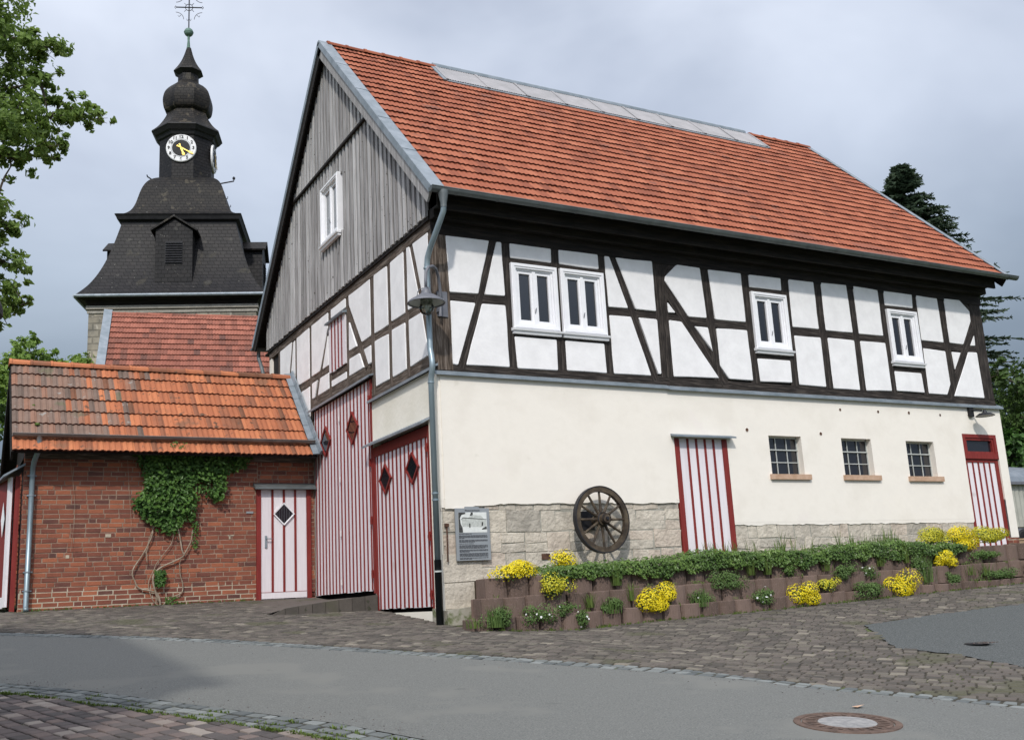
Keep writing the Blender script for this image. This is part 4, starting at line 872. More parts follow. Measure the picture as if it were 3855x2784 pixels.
for Pq in (RFp, RBp):
    mb = MB(); mb.hexa([Pq(X0 + .04, 0.05, -.09), Pq(GX, 0.05, -.09), Pq(GX, SL, -.09), Pq(X0 + .04, SL, -.09), Pq(X0 + .04, 0.05, -.06), Pq(GX, 0.05, -.06), Pq(GX, SL, -.06), Pq(X0 + .04, SL, -.06)]); mb.build('verge_soffit', 'timber_dark', barn)
    mb = MB(); mb.hexa([Pq(X1 - .05, 0.05, -.09), Pq(LX, 0.05, -.09), Pq(LX, SL, -.09), Pq(X1 - .05, SL, -.09), Pq(X1 - .05, 0.05, -.06), Pq(LX, 0.05, -.06), Pq(LX, SL, -.06), Pq(X1 - .05, SL, -.06)]); mb.build('verge_soffit', 'timber_dark', barn)
# eaves: fascia, soffit, wall plate
mb = MB(); mb.box(GX - .05, LX + .05, -.40, -.36, 6.50, 6.80); mb.build('fascia_board', 'timber_dark', barn)
mb = MB(); mb.box(GX - .02, LX + .02, -.36, .02, 6.56, 6.60); mb.box(GX - .02, LX + .02, -.17, .0, 6.43, 6.56); mb.build('eaves_soffit', 'timber_dark', barn)
mb = MB(); mb.box(GX, LX, 9.6, 9.95, 6.45, 6.5); mb.build('eaves_soffit', 'timber_dark', barn)
def gutter(x0, x1, yc, zc, r, m, parent, seams, name='gutter', slope=0):
    mb = MB(); n = 14
    for (q, rr) in ((0, r), (1, r - .006)):
        for x in (x0, x1):
            for k in range(n + 1):
                an = pi + pi * k / n; mb.v.append((x, yc + cos(an) * rr, zc + sin(an) * rr + (slope if x == x1 else 0)))
    for q in (0, 1):
        for k in range(n):
            i = q * 2 * (n + 1) + k; mb.f.append((i, i + 1, i + n + 2, i + n + 1)); mb.a.append(.5); mb.m.append(0)
    mb.tube([(x0, yc - r, zc), (x1, yc - r, zc + slope)], .011, 8)
    for x in (x0, x1):
        i = len(mb.v); mb.v += [(x, yc + cos(pi + pi * k / n) * r, zc + sin(pi + pi * k / n) * r) for k in range(n + 1)]; mb.f.append(tuple(range(i, i + n + 1))); mb.a.append(.5); mb.m.append(0)
    gt = mb.build(name, m, parent, smooth=False)
    b = MB()
    for s in range(seams):
        x = x0 + (x1 - x0) * (s + .6) / seams; i0 = len(b.v)
        for xx in (x - .012, x + .012):
            for k in range(n + 1): an = pi + pi * k / n; b.v.append((xx, yc + cos(an) * (r + .006), zc + sin(an) * (r + .006)))
        for k in range(n): b.f.append((i0 + k, i0 + k + 1, i0 + n + 2 + k, i0 + n + 1 + k)); b.a.append(.5); b.m.append(0)
    b.build('gutter_bracket', m, gt)
    return gt
gutter(-.19, 14.1, -.66, 6.72, .075, 'zinc_dark', barn, 19)
gutter(-.19, 14.0, 10.16, 6.7, .075, 'zinc_dark', barn, 10)
# downpipe at the corner
pp = [(.03, -.66, 6.68), (.03, -.66, 6.42), (.03, -.64, 6.34), (.0, -.56, 6.2), (-.045, -.26, 5.86), (-.055, -.16, 5.72), (-.055, -.13, 5.6), (-.055, -.13, 4.24), (-.055, -.14, 4.18), (-.055, -.17, 4.1), (-.06, -.2, 4.0), (-.06, -.2, 3.9), (-.06, -.16, 3.8), (-.06, -.13, 3.72), (-.06, -.13, .95)]
mb = MB(); mb.tube(pp, .046, 16)
dp = mb.build('downpipe', 'zinc_pipe', barn, smooth=True)
mb = MB(); mb.lathe([(.085, 6.68), (.08, 6.62), (.05, 6.47), (.05, 6.4)], 16, (.03, -.66, 0)); mb.build('hopper', 'zinc_dark', dp, smooth=True)
mb = MB(); mb.tube([(-.06, -.13, .95), (-.06, -.13, -.06)], .056, 16); mb.build('standpipe', 'black_pipe', dp, smooth=True)
for z in (5.55, 3.68, 1.85, 1.95, .78):
    mb = MB(); mb.tube([(-.06, -.13, z - .012), (-.06, -.13, z + .012)], .054 if z > 1 else .062, 16); mb.build('pipe_clamp', 'zinc_pipe' if z > 1 else 'lamp_inside', dp)
pp2 = [(-.02, 10.1, 6.6), (-.02, 10.1, 6.45), (-.03, 9.75, 6.1), (-.03, 9.62, 5.9), (-.03, 9.62, 1)]
mb = MB(); mb.tube(pp2, .045, 12); mb.build('downpipe', 'zinc_dark', barn, smooth=True)
# vent brick and iron rod in the plinth
mb = MB(); mb.box(1.83, 1.98, -.012, .05, .91, 1.0); mb.build('vent_grille', 'rust', barn)
mb = MB(); mb.tube([(.16, -.03, 1.48), (.155, -.03, .92)], .012, 8); mb.box(.13, .19, -.05, 0, 1.45, 1.5); mb.build('iron_rod', 'rust', barn)

# ================================================================== brick shed
SY = 6.2; SX0 = -5.38
def PS(u, v, d): return (u, SY - d, v)
def PSG(u, v, d): return (SX0 - d, u, v)
shed = thing('brick_shed', 'low red brick shed with an orange tiled roof against the barn gable', 'shed', (-2.6, SY, .5))
shed_inv = Matrix.Translation((2.6, -SY, -.5))
_b = MB.build
def sb(mb, name, m, **k):
    return mb.build(name, m, shed, matrix=shed_inv, **k)
class ShedP:      # lets the wall helpers parent to the shed
    pass
DH = (-1.10, -.05, .56, 2.74)
def keep(o): o.matrix_parent_inverse = shed.matrix_basis.inverted(); return o
shed.matrix_basis = Matrix.Translation((-2.6, SY, .5))
o = brickwork(PS, SX0, -1.09, .44, 3.42, 0, shed); keep(o)
o = brickwork(PS, -.03, GX - .005, .5, 3.42, 0, shed); keep(o)
o = brickwork(PS, -1.09, -.03, 2.78, 3.42, 0, shed); keep(o)
o = brickwork(PSG, SY, SY + .16, .44, 3.5, 0, shed, holes=()); keep(o)
o = brickwork(PSG, SY + 2.2, SY + 2.8, .44, 3.5, 0, shed); keep(o)
mb = MB(); mb.box(SX0 + .006, GX - .006, SY + .0065, SY + .08, .72, 3.5); keep(mb.build('mortar_bed', 'mortar', shed))
mb = MB(); mb.box(SX0 + .005, -1.1, SY + .0045, SY + .07, .3, .93); mb.box(SX0 + .01, SX0 + .3, SY + .05, SY + .16, .3, 3.5); keep(mb.build('mortar_bed', 'mortar_pale', shed))
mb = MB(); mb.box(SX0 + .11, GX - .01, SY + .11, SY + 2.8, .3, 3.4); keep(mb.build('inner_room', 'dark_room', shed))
mb = MB(); mb.face([PSG(SY + .1, 3.4, -.02), PSG(SY + 2.8, 3.4, -.02), PSG(7.6, 5.2, -.02)]); mb.face([PSG(SY + 2.8, .4, 0), PSG(SY + 2.8, 3.4, 0), (GX, SY + 2.8, 3.4), (GX, SY + 2.8, .4)]); keep(mb.build('gable_wall', 'timber_dark', shed))
# white splashes and small plate
for (x, z, w_, h_) in ((-3.95, 1.85, .10, .06), (-4.62, 1.48, .06, .06), (-1.68, 1.83, .12, .025), (-1.66, 1.77, .03, .08)):
    q = MB(); q.box(x, x + w_, SY - .008, SY, z, z + h_); keep(q.build('lime_splash', 'mortar_pale', shed))
q = MB(); q.box(-1.32, -1.18, SY - .014, SY, 2.27, 2.31); keep(q.build('number_plate', 'signgrey', shed))
# roof
SRT = math.atan(1.06); SRY, SRZ = 5.64, 3.36; SSL = (7.56 - 5.64) / cos(SRT)
def SF(u, s, h): return (u, SRY + s * cos(SRT) - h * sin(SRT), SRZ + s * sin(SRT) + h * cos(SRT))
def SB(u, s, h): return (u, 9.48 - s * cos(SRT) + h * sin(SRT), SRZ + s * sin(SRT) + h * cos(SRT))
exs = SSL / 7
def shade_old(a, s): 
    t = (a + 5.7) / 5.7
    return t
def old_tile(u, s): return s > .42 and (abs(sin(u * 127.1 + s * 311.7) * 43758.5) % 1) < (-3.0 - u) / 2.0
tnew = tile_roof('roof_tiles', ['tile_shed', 'tile_lip'], SF, -5.62, -.12, 7, exs, .1035, shed, waves=1, segs=5, amp=.022, lip=.03, skip=lambda u, s: old_tile(u, s), rcol=lambda a, s: min(1, max(0, random.gauss(.68 if s < .42 else (.60 if a > -2.8 else .46 + .06 * (a + 5)), .27)))); keep(tnew)
told = tile_roof('weathered_roof_tiles', ['tile_shed_old', 'tile_lip'], SF, -5.62, -.12, 7, exs, .1035, shed, waves=1, segs=5, amp=.022, lip=.03, skip=lambda u, s: not old_tile(u, s)); keep(told)
o = tile_roof('roof_tiles', ['tile_shed', 'tile_lip'], SB, -5.62, -.12, 7, exs, .41, shed, segs=4, waves=1); keep(o)
o = ridge('ridge_tiles', 'tile_shed', (-5.66, 7.56, SRZ + SSL * sin(SRT) - .03), (-.05, 7.56, SRZ + SSL * sin(SRT) - .03), 15, .14, shed); keep(o)
mb = MB()
for Pq in (SF, SB):
    mb.hexa([Pq(-5.6, .02, -.06), Pq(-.0, .02, -.06), Pq(-.0, SSL, -.06), Pq(-5.6, SSL, -.06), Pq(-5.6, .02, -.02), Pq(-.0, .02, -.02), Pq(-.0, SSL, -.02), Pq(-5.6, SSL, -.02)])
keep(mb.build('roof_deck', 'timber_dark', shed))
for Pq in (SF, SB):
    mb = MB(); mb.hexa([Pq(-5.64, -.02, -.2), Pq(-5.6, -.02, -.2), Pq(-5.6, SSL, -.2), Pq(-5.64, SSL, -.2), Pq(-5.64, -.02, .0), Pq(-5.6, -.02, .0), Pq(-5.6, SSL, .0), Pq(-5.64, SSL, .0)]); keep(mb.build('barge_board', 'timber_dark', shed))
mb = MB(); mb.box(-5.45, .0, 5.95, 6.2, 3.40, 3.44); mb.box(SX0, .05, 6.1, 6.19, 3.3, 3.42); keep(mb.build('eaves_board', 'timber_grey', shed))
# lead flashing against the barn
mb = MB()
for k in range(6):
    s0, s1 = SSL * 1.02 * k / 6, SSL * 1.02 * (k + 1) / 6 + .02
    mb.hexa([SF(-.12, s0, .045), SF(.0, s0, .05), SF(.0, s1, .05), SF(-.12, s1, .045), SF(-.12, s0, .062), SF(.0, s0, .075), SF(.0, s1, .075), SF(-.12, s1, .062)])
    mb.hexa([SF(.0, s0, .05), SF(.06, s0, .05), SF(.06, s1, .05), SF(.0, s1, .05), SF(.03, s0, .15), SF(.06, s0, .15), SF(.06, s1, .15), SF(.03, s1, .15)])
keep(mb.build('wall_flashing', 'zinc', shed))
gt = gutter(-5.62, -.02, 5.80, 3.70, .062, 'gutter_brown', shed, 9); keep(gt)
mb = MB(); mb.tube([(-5.18, 5.80, 3.68), (-5.17, 5.80, 3.52), (-5.18, 5.84, 3.40), (-5.23, 6.0, 3.22), (-5.24, 6.09, 3.12), (-5.24, 6.12, 3.02), (-5.25, 6.12, .66), (-5.25, 6.05, .60), (-5.25, 6.02, .57)], .047, 14); dp = keep(mb.build('downpipe', 'zinc_pipe', shed, smooth=True))
for z in (2.98, 2.62, 1.25, .92):
    mb = MB(); mb.tube([(-5.245, 6.12, z - .012), (-5.245, 6.12, z + .012)], .054, 14); mb.box(-5.32, -5.17, 6.12, 6.2, z - .01, z + .01); k_ = mb.build('pipe_clamp', 'zinc', dp)
# moss cushions on the tiles
for (u, s, r) in ((-5.2, .75, .05), (-5.25, 1.35, .03), (-4.3, .42, .025), (-4.95, 1.25, .02)):
    mb = MB(); mb.lathe([(.001, r * .6), (r * .6, r * .5), (r, 0), (r * .9, -.02)], 9, SF(u, s, .04)); keep(mb.build('moss_cushion', 'moss', shed))
# shed door
dr = striped(PS, -1.12, .0, .58, 2.74, .02, 3, shed, name='plank_door', frame=.09, sw=.045, top=.0, ev=True); keep(dr)
def reinv(o):  # children of a kept child stay where they were built
    pass
q = MB(); q.box(-1.02, -.1, SY - .045, SY - .02, .585, .70); q.build('kick_board', 'doorwhite', dr)
q = MB(); q.box(-1.02, -.1, SY - .038, SY - .021, .703, .712); q.build('board_gap', 'doorred', dr)
dw = diamond(PS, -.565, 2.25, .22, .23, .03, dr, mf='winwhite', t=.03)
q = MB(); q.box(-.95, -.91, SY - .045, SY - .02, 1.58, 1.82); q.tube([(-.93, SY - .05, 1.76), (-.93, SY - .09, 1.76), (-.82, SY - .09, 1.755)], .010, 8); q.build('door_handle', 'zinc', dr)
q = MB(); q.hexa([(-1.18, SY - .17, 2.74), (.08, SY - .17, 2.74), (.08, SY, 2.80), (-1.18, SY, 2.80), (-1.18, SY - .17, 2.79), (.08, SY - .17, 2.79), (.08, SY, 2.88), (-1.18, SY, 2.88)]); q.build('door_hood', 'zinc_dark', dr)
# doors in the left gable of the shed, one leaf standing ajar
def PSL(u, v, d): return (SX0 - .10 - d, u, v)
dr2 = striped(PSL, SY + .16, SY + 1.35, .62, 3.0, .0, 2, shed, name='gable_door', frame=.10, sw=.05, top=.06); keep(dr2)
mb = MB(); B = lambda *a: mb.box(*a)
leaf = MB(); leaf.hexa([(-5.52, 6.42, .66), (-5.56, 6.42, .66), (-5.76, 7.6, .66), (-5.72, 7.6, .66), (-5.52, 6.42, 2.98), (-5.56, 6.42, 2.98), (-5.76, 7.6, 2.98), (-5.72, 7.6, 2.98)]); lf = leaf.build('door_leaf', 'doorred', dr2)
q = MB(); q.hexa([(-5.545, 6.36, .66), (-5.585, 6.36, .66), (-5.62, 6.55, .66), (-5.58, 6.55, .66), (-5.545, 6.36, 2.98), (-5.585, 6.36, 2.98), (-5.62, 6.55, 2.98), (-5.58, 6.55, 2.98)])
q.hexa([(-5.59, 6.56, .64), (-5.62, 6.56, .64), (-5.79, 7.6, .64), (-5.77, 7.6, .64), (-5.59, 6.56, .84), (-5.62, 6.56, .84), (-5.79, 7.6, .84), (-5.77, 7.6, .84)]); q.build('cover_strips', 'doorwhite', lf)
for (t, z) in ((.35, 2.25), (.72, 2.2)):
    c = Vector((-5.56 - .2 * t, 6.42 + 1.18 * t, z)); dd = Vector((-.2, 1.18, 0)).normalized(); nn = Vector((-1.18, -.2, 0)).normalized() * .03
    q = MB(); q.face([c - dd * .14 + nn, c + Vector((0, 0, .33)) + nn, c + dd * .14 + nn, c - Vector((0, 0, .33)) + nn]); q.build('diamond_window', 'winwhite', lf)
q = MB(); q.hexa([(-5.36, 6.15, 3.18), (-5.36, 7.7, 3.18), (-5.8, 7.7, 2.95), (-5.72, 6.1, 2.95), (-5.36, 6.15, 3.22), (-5.36, 7.7, 3.22), (-5.8, 7.7, 2.99), (-5.72, 6.1, 2.99)]); q.build('door_hood', 'zinc', dr2)

# ---- climbing vine
vine = thing('climbing_vine', 'leafy green climbing vine with bare pale stems on the red brick wall', 'climbing plant', (-2.95, 6.12, .55))
VO = [(-3.49, 3.42), (-1.21, 3.42), (-1.35, 3.21), (-1.76, 3.03), (-1.8, 2.55), (-1.99, 2.51), (-2.2, 2.75), (-2.34, 2.39), (-2.35, 2.09), (-2.5, 2.2), (-2.74, 1.89), (-2.98, 1.98), (-3.08, 2.06), (-3.26, 2.21), (-3.41, 2.39), (-3.47, 2.52), (-3.29, 2.72), (-3.28, 3.04)]
def leaf(mb, p, s, nrm, a, tw=None):
    """folded pointed leaf"""
    n = Vector(nrm); n.normalize(); t = n.orthogonal().normalized(); b = n.cross(t)
    an = R(0, 2 * pi) if tw is None else tw; x = t * cos(an) + b * sin(an); y = n.cross(x); p = Vector(p)
    f = n * s * .18
    mb.face([p - x * s * .5, p + y * s * .34 + f, p + x * s * .62, p + x * s * .05], a); mb.face([p - x * s * .5, p + x * s * .05, p + x * s * .62, p - y * s * .34 + f], min(1, a + .06))
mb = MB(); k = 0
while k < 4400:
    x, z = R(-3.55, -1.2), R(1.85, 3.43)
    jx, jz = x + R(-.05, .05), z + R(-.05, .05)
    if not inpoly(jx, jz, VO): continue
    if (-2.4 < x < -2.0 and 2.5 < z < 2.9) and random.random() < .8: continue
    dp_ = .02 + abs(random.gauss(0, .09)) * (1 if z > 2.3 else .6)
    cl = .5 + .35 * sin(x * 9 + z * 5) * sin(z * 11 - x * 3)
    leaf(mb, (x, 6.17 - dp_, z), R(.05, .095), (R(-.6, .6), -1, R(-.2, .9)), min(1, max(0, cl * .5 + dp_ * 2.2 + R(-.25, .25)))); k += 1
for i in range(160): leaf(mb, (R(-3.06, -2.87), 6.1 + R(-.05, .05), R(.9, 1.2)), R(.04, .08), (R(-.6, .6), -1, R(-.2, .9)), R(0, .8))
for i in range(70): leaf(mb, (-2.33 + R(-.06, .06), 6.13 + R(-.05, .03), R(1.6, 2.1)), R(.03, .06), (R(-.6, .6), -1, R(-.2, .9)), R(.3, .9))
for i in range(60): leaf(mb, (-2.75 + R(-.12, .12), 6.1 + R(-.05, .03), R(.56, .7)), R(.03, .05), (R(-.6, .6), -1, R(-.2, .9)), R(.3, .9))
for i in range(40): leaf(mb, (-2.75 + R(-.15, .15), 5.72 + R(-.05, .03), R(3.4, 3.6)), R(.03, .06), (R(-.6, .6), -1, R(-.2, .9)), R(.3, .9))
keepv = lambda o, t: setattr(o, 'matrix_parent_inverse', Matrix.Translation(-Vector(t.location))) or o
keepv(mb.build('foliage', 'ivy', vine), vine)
for pts, r in (([(-3.1, 2.1), (-3.13, 1.84), (-3.27, 1.53), (-3.46, 1.22), (-3.41, 1.02), (-3.33, .89), (-3.08, .82), (-2.98, .74), (-2.94, .55)], .014), ([(-2.73, 2.2), (-2.64, 1.97), (-2.57, 1.58), (-2.55, 1.45), (-2.91, 1.28), (-3.04, 1.18), (-3.09, 1.07), (-3.06, .88), (-2.97, .62)], .016),
               ([(-2.37, 1.97), (-2.41, 1.72), (-2.55, 1.45)], .011), ([(-2.61, 1.35), (-2.59, 1.11), (-2.54, .94), (-2.56, .77), (-2.76, .69), (-2.91, .54)], .012), ([(-2.73, 1.91), (-2.76, 1.71), (-3.01, 1.37), (-3.07, 1.23), (-3.16, 1.01), (-3.15, .83), (-3.07, .64), (-2.97, .55)], .007),
               ([(-3.06, 2.1), (-3.17, 1.8), (-3.22, 1.5), (-3.2, 1.35)], .007), ([(-3.5, 2.05), (-3.55, 2.6), (-3.6, 3.3)], .003), ([(-4.55, 1.6), (-4.5, 2.4), (-4.62, 3.35)], .003)):
    P = [Vector((x, 6.14 + R(-.02, .02), z)) for x, z in pts]; Q = []
    for i in range(len(P) - 1):
        p0, p1, p2, p3 = P[max(0, i - 1)], P[i], P[i + 1], P[min(len(P) - 1, i + 2)]
        for t in (0, .25, .5, .75): Q.append(.5 * ((2 * p1) + (p2 - p0) * t + (2 * p0 - 5 * p1 + 4 * p2 - p3) * t * t + (3 * p1 - 3 * p2 + p3 - p0) * t ** 3))
    Q.append(P[-1]); mb = MB(); mb.tube(Q, [r * (.8 + .5 * i / len(Q)) for i in range(len(Q))], 7); keepv(mb.build('vine_stem', 'vine', vine, smooth=True), vine)

# ================================================================== church
TR = math.atan2(-.35836795, .93358043)
tower = thing('church_tower', 'slate-clad church tower with onion dome, clock and wrought iron cross', 'church tower', (2.18, 30.59, 0), TR)
OX = .16
def TB(mb, name, m, parent=tower, **k): return mb.build(name, m, parent, **k)
def square_shell(levels, ox=OX, sub=1, m=0):
    mb = MB()
    for (w0, z0), (w1, z1) in zip(levels, levels[1:]):
        for k in range(4):
            a = [(-1, -1), (1, -1), (1, 1), (-1, 1)]; p, q = a[k], a[(k + 1) % 4]
            mb.face([(ox + p[0] * w0, p[1] * w0, z0), (ox + q[0] * w0, q[1] * w0, z0), (ox + q[0] * w1, q[1] * w1, z1), (ox + p[0] * w1, p[1] * w1, z1)])
    return mb
mb = square_shell([(3.30, 0), (3.30, 12.9)]); TB(mb, 'stone_wall', 'tower_wall')
mb = MB()
for (z0, z1, e) in ((12.62, 12.76, .09), (12.45, 12.56, .05)):
    mb.box(OX - 3.30 - e, OX + 3.30 + e, -3.30 - e, -3.30, z0, z1)
    mb.box(OX + 3.30, OX + 3.30 + e, -3.30, 3.3, z0, z1)
TB(mb, 'stone_cornice', 'tower_stone')
mb = square_shell([(3.30, 12.76), (3.42, 12.95), (3.70, 13.05)]); TB(mb, 'eaves_soffit', 'timber_dark')
mb = MB()
for k in range(4):
    c = [(-1, -1), (1, -1), (1, 1), (-1, 1)]; p, q = c[k], c[(k + 1) % 4]; mb.tube([(OX + p[0] * 3.76, p[1] * 3.76, 13.08), (OX + q[0] * 3.76, q[1] * 3.76, 13.08)], .065, 8)
TB(mb, 'gutter', 'zinc')
def curve(P, n=4):
    o = []
    for i in range(len(P) - 1):
        p0, p1, p2, p3 = [Vector(P[max(0, min(len(P) - 1, j))]) for j in (i - 1, i, i + 1, i + 2)]
        for t in range(n):
            t /= n; o.append(tuple(.5 * ((2 * p1) + (p2 - p0) * t + (2 * p0 - 5 * p1 + 4 * p2 - p3) * t * t + (3 * p1 - 3 * p2 + p3 - p0) * t ** 3)))
    o.append(P[-1]); return o
TB(square_shell(curve([(3.74, 13.12), (3.36, 13.63), (3.05, 14.23), (2.78, 14.96), (2.55, 15.79), (2.36, 16.60)])), 'mansard_roof', 'slate')
TB(square_shell([(2.34, 16.55), (2.36, 16.72), (2.50, 16.80), (2.55, 16.93), (2.60, 17.0), (2.55, 17.03)]), 'roof_cornice', 'black')
TB(square_shell(curve([(2.58, 17.03), (2.28, 17.15), (2.06, 17.38), (1.92, 17.70), (1.83, 18.05), (1.75, 18.38), (1.64, 18.70), (1.48, 18.98), (1.24, 19.2), (.9, 19.36), (.4, 19.45)], 4)), 'bell_roof', 'slate_moss')
def octo(levels, c=(.04, 0), m='slate_oct', name='lantern', flat=True):
    mb = MB(); base = 0
    f = 1 / cos(pi / 8)
    mb.lathe([(r * f * .98, z) for r, z in levels], 8, (c[0], c[1], 0), 'z', ph=pi / 8); return TB(mb, name, m)
octo([(1.15, 19.15), (1.15, 21.45)], name='clock_lantern')
octo([(1.15, 21.30), (1.22, 21.34), (1.28, 21.48), (1.36, 21.52), (1.46, 21.66), (1.50, 21.70), (1.49, 21.76)], m='black', name='lantern_cornice')
octo(curve([(1.49, 21.76), (1.27, 21.98), (1.10, 22.22), (.95, 22.5), (.86, 22.74)]), m='slate_oct_moss', name='skirt_roof')
octo(curve([(.80, 22.74), (.98, 22.88), (1.05, 23.15), (1.06, 23.47), (.97, 23.82), (.76, 24.1), (.53, 24.28), (.45, 24.40)], 3), m='slate_oct_moss', name='onion_dome')
octo([(.45, 24.36), (.44, 24.82)], name='dome_neck'); octo([(.44, 24.74), (.56, 24.84), (.64, 24.90), (.63, 24.94)], m='black', name='neck_cornice')
octo(curve([(.63, 24.94), (.46, 25.2), (.31, 25.5), (.19, 25.85), (.10, 26.2)]), m='slate_oct_moss', name='spire')
mb = MB(); mb.lathe([(.10, 26.15), (.075, 26.3), (.05, 26.6), (.06, 26.82)], 12, (.02, 0, 0)); TB(mb, 'spire_tip', 'copper')
mb = MB(); mb.lathe([(.001, 26.81)] + [(.21 * sin(pi * k / 10), 27.02 - .21 * cos(pi * k / 10)) for k in range(1, 10)] + [(.001, 27.23)], 18, (.02, 0, 0)); mb.lathe([(.213, 27.0), (.222, 27.02), (.213, 27.04)], 18, (.02, 0, 0)); TB(mb, 'spire_ball', 'copper', smooth=True)
mb = MB(); X = .02; mb.tube([(X, 0, 27.2), (X, 0, 29.3)], .03, 6); mb.tube([(X - .60, 0, 28.32), (X + .60, 0, 28.32)], .028, 6)
mb.tube([(X + .17 * cos(a * pi / 8), 0, 28.32 + .17 * sin(a * pi / 8)) for a in range(17)], .016, 6)
for sx in (-1, 1):
    for sz in (-1, 1):
        c = (X + sx * .60, 28.32 + sz * .62); mb.tube([(c[0] - sx * .36 * cos(a * pi / 2 / 6) * (1), 0, c[1] - sz * .36 * sin(a * pi / 2 / 6)) for a in range(7)], .014, 5)
        mb.tube([(X + sx * .12, 0, 28.32 + sz * .12), (X + sx * .22, 0, 28.32 + sz * .22)], .013, 5)
        mb.tube([(X + sx * .36, 0, 28.32 + sz * .40), (X + sx * .46, 0, 28.32 + sz * .50), (X + sx * .5, 0, 28.32 + sz * .42)], .012, 5)
    mb.tube([(X + sx * .60, 0, 28.40), (X + sx * .66, 0, 28.32), (X + sx * .60, 0, 28.24)], .014, 5)
    mb.tube([(X + sx * .0, 0, 27.72), (X + sx * .08, 0, 27.62), (X + sx * .1, 0, 27.72)], .012, 5)
TB(mb, 'spire_cross', 'iron')
# clocks
def clock(M4, tail):
    face = MB(); face.lathe([(.001, .09), (.62, .09), (.65, .07), (.65, .0)], 48, (0, 0, 0), 'y')
    face.v = [tuple(M4 @ Vector((x, -y, z))) for x, y, z in face.v]; f = TB(face, 'clock_face', 'clockwhite')
    d = MB(); d.lathe([(.001, .099), (.385, .099), (.39, .09)], 40, (0, 0, 0), 'y'); d.v = [tuple(M4 @ Vector((x, -y, z))) for x, y, z in d.v]; d.build('clock_disc', 'black', f)
    d = MB(); d.lathe([(.42, .092), (.428, .099), (.436, .092)], 40, (0, 0, 0), 'y'); d.v = [tuple(M4 @ Vector((x, -y, z))) for x, y, z in d.v]; d.build('clock_ring', 'zinc', f)
    for h in range(1, 13):
        cu = bpy.data.curves.new('numeral', 'FONT'); cu.body = str(h); cu.size = .20; cu.align_x = 'CENTER'; cu.align_y = 'CENTER'; cu.extrude = .004; cu.offset = .007
        ob = bpy.data.objects.new('numeral', cu); COL.objects.link(ob); bpy.context.view_layer.update()
        me = bpy.data.meshes.new_from_object(ob.evaluated_get(bpy.context.evaluated_depsgraph_get())); COL.objects.unlink(ob); bpy.data.objects.remove(ob)
        a = 2 * pi * h / 12; me.transform(Matrix.Translation((.53 * sin(a), -.096, .53 * cos(a))) @ Matrix.Rotation(pi / 2, 4, 'X')); me.transform(M4)
        me.materials.clear(); me.materials.append(M['black']); no = bpy.data.objects.new('numeral', me); COL.objects.link(no); no.parent = f
    for (ang, ln_, wd, nm) in ((119, .62, .036, 'minute_hand'), (159, .40, .055, 'hour_hand')):
        a = radians(ang); D = Vector((sin(a), 0, cos(a))); Q = Vector((cos(a), 0, -sin(a))); y = -.125 if nm == 'minute_hand' else -.115
        prof = [(-.20, .025), (-.17, .038), (-.12, .022), (-.02, .022), (.05, wd * .8), (ln_ * .55, wd * .55), (ln_ * .7, wd * 1.0), (ln_ * .82, wd * 1.25), (ln_, .004)]
        h = MB(); t = Vector((0, y, 0)); k_ = Vector((0, -.012, 0))
        for (p, w0), (q, w1) in zip(prof, prof[1:]): h.hexa([t + D * p - Q * w0, t + D * p + Q * w0, t + D * q + Q * w1, t + D * q - Q * w1, t + k_ + D * p - Q * w0, t + k_ + D * p + Q * w0, t + k_ + D * q + Q * w1, t + k_ + D * q - Q * w1])
        h.v = [tuple(M4 @ Vector(v)) for v in h.v]; h.build(nm, 'gold', f)
clock(Matrix.Translation((-.02, -1.13, 20.64)), 0)
clock(Matrix.Translation((1.17, 0, 20.64)) @ Matrix.Rotation(pi / 2, 4, 'Z'), 0)
# dormers on the mansard
def dormer(rz):
    Mx = Matrix.Translation((OX, 0, 0)) @ Matrix.Rotation(rz, 4, 'Z') @ Matrix.Translation((-.02, 0, 0)); yf = -3.30
    tr = lambda b: setattr(b, 'v', [tuple(Mx @ Vector(v)) for v in b.v]) or b
    b = MB(); b.box(-.74, .74, yf, -2.0, 13.75, 16.0); b.hexa([(-.74, yf, 16.0), (.74, yf, 16.0), (.74, -2, 16.0), (-.74, -2, 16.0), (-.01, yf, 16.5), (.01, yf, 16.5), (.01, -2, 16.5), (-.01, -2, 16.5)]); d = TB(tr(b), 'dormer', 'slate')
    b = MB()
    for s in (-1, 1): b.hexa([(0, yf - .14, 16.56), (s * .92, yf - .14, 15.94), (s * .92, -1.9, 15.94), (0, -1.9, 16.56), (0, yf - .14, 16.64), (s * .95, yf - .14, 16.0), (s * .95, -1.9, 16.0), (0, -1.9, 16.64)])
    tr(b).build('dormer_roof', 'slate_moss', d)
    b = MB(); b.box(-.36, .36, yf - .02, yf, 14.53, 15.52); tr(b).build('louvre_opening', 'black', d)
    b = MB()
    for k in range(9): z = 14.58 + k * .105; b.hexa([(-.34, yf - .07, z), (.34, yf - .07, z), (.34, yf - .01, z + .05), (-.34, yf - .01, z + .05), (-.34, yf - .07, z + .015), (.34, yf - .07, z + .015), (.34, yf - .01, z + .065), (-.34, yf - .01, z + .065)])
    tr(b).build('louvre', 'iron', d)
for rz in (0, pi / 2, -pi / 2): dormer(rz)
mb = MB(); mb.tube([(1.2, -.2, 19.3), (2.15, -.3, 19.45), (2.15, -.3, 19.55)], .03, 6); mb.lathe([(.05, 19.53), (.07, 19.6), (.03, 19.66)], 8, (2.15, -.3, 0)); TB(mb, 'floodlight_arm', 'iron')
mb = MB(); mb.tube([(-1.2, -.3, 19.35), (-1.6, -.4, 19.62), (-1.62, -.4, 19.7)], .03, 6); TB(mb, 'floodlight_arm', 'iron')
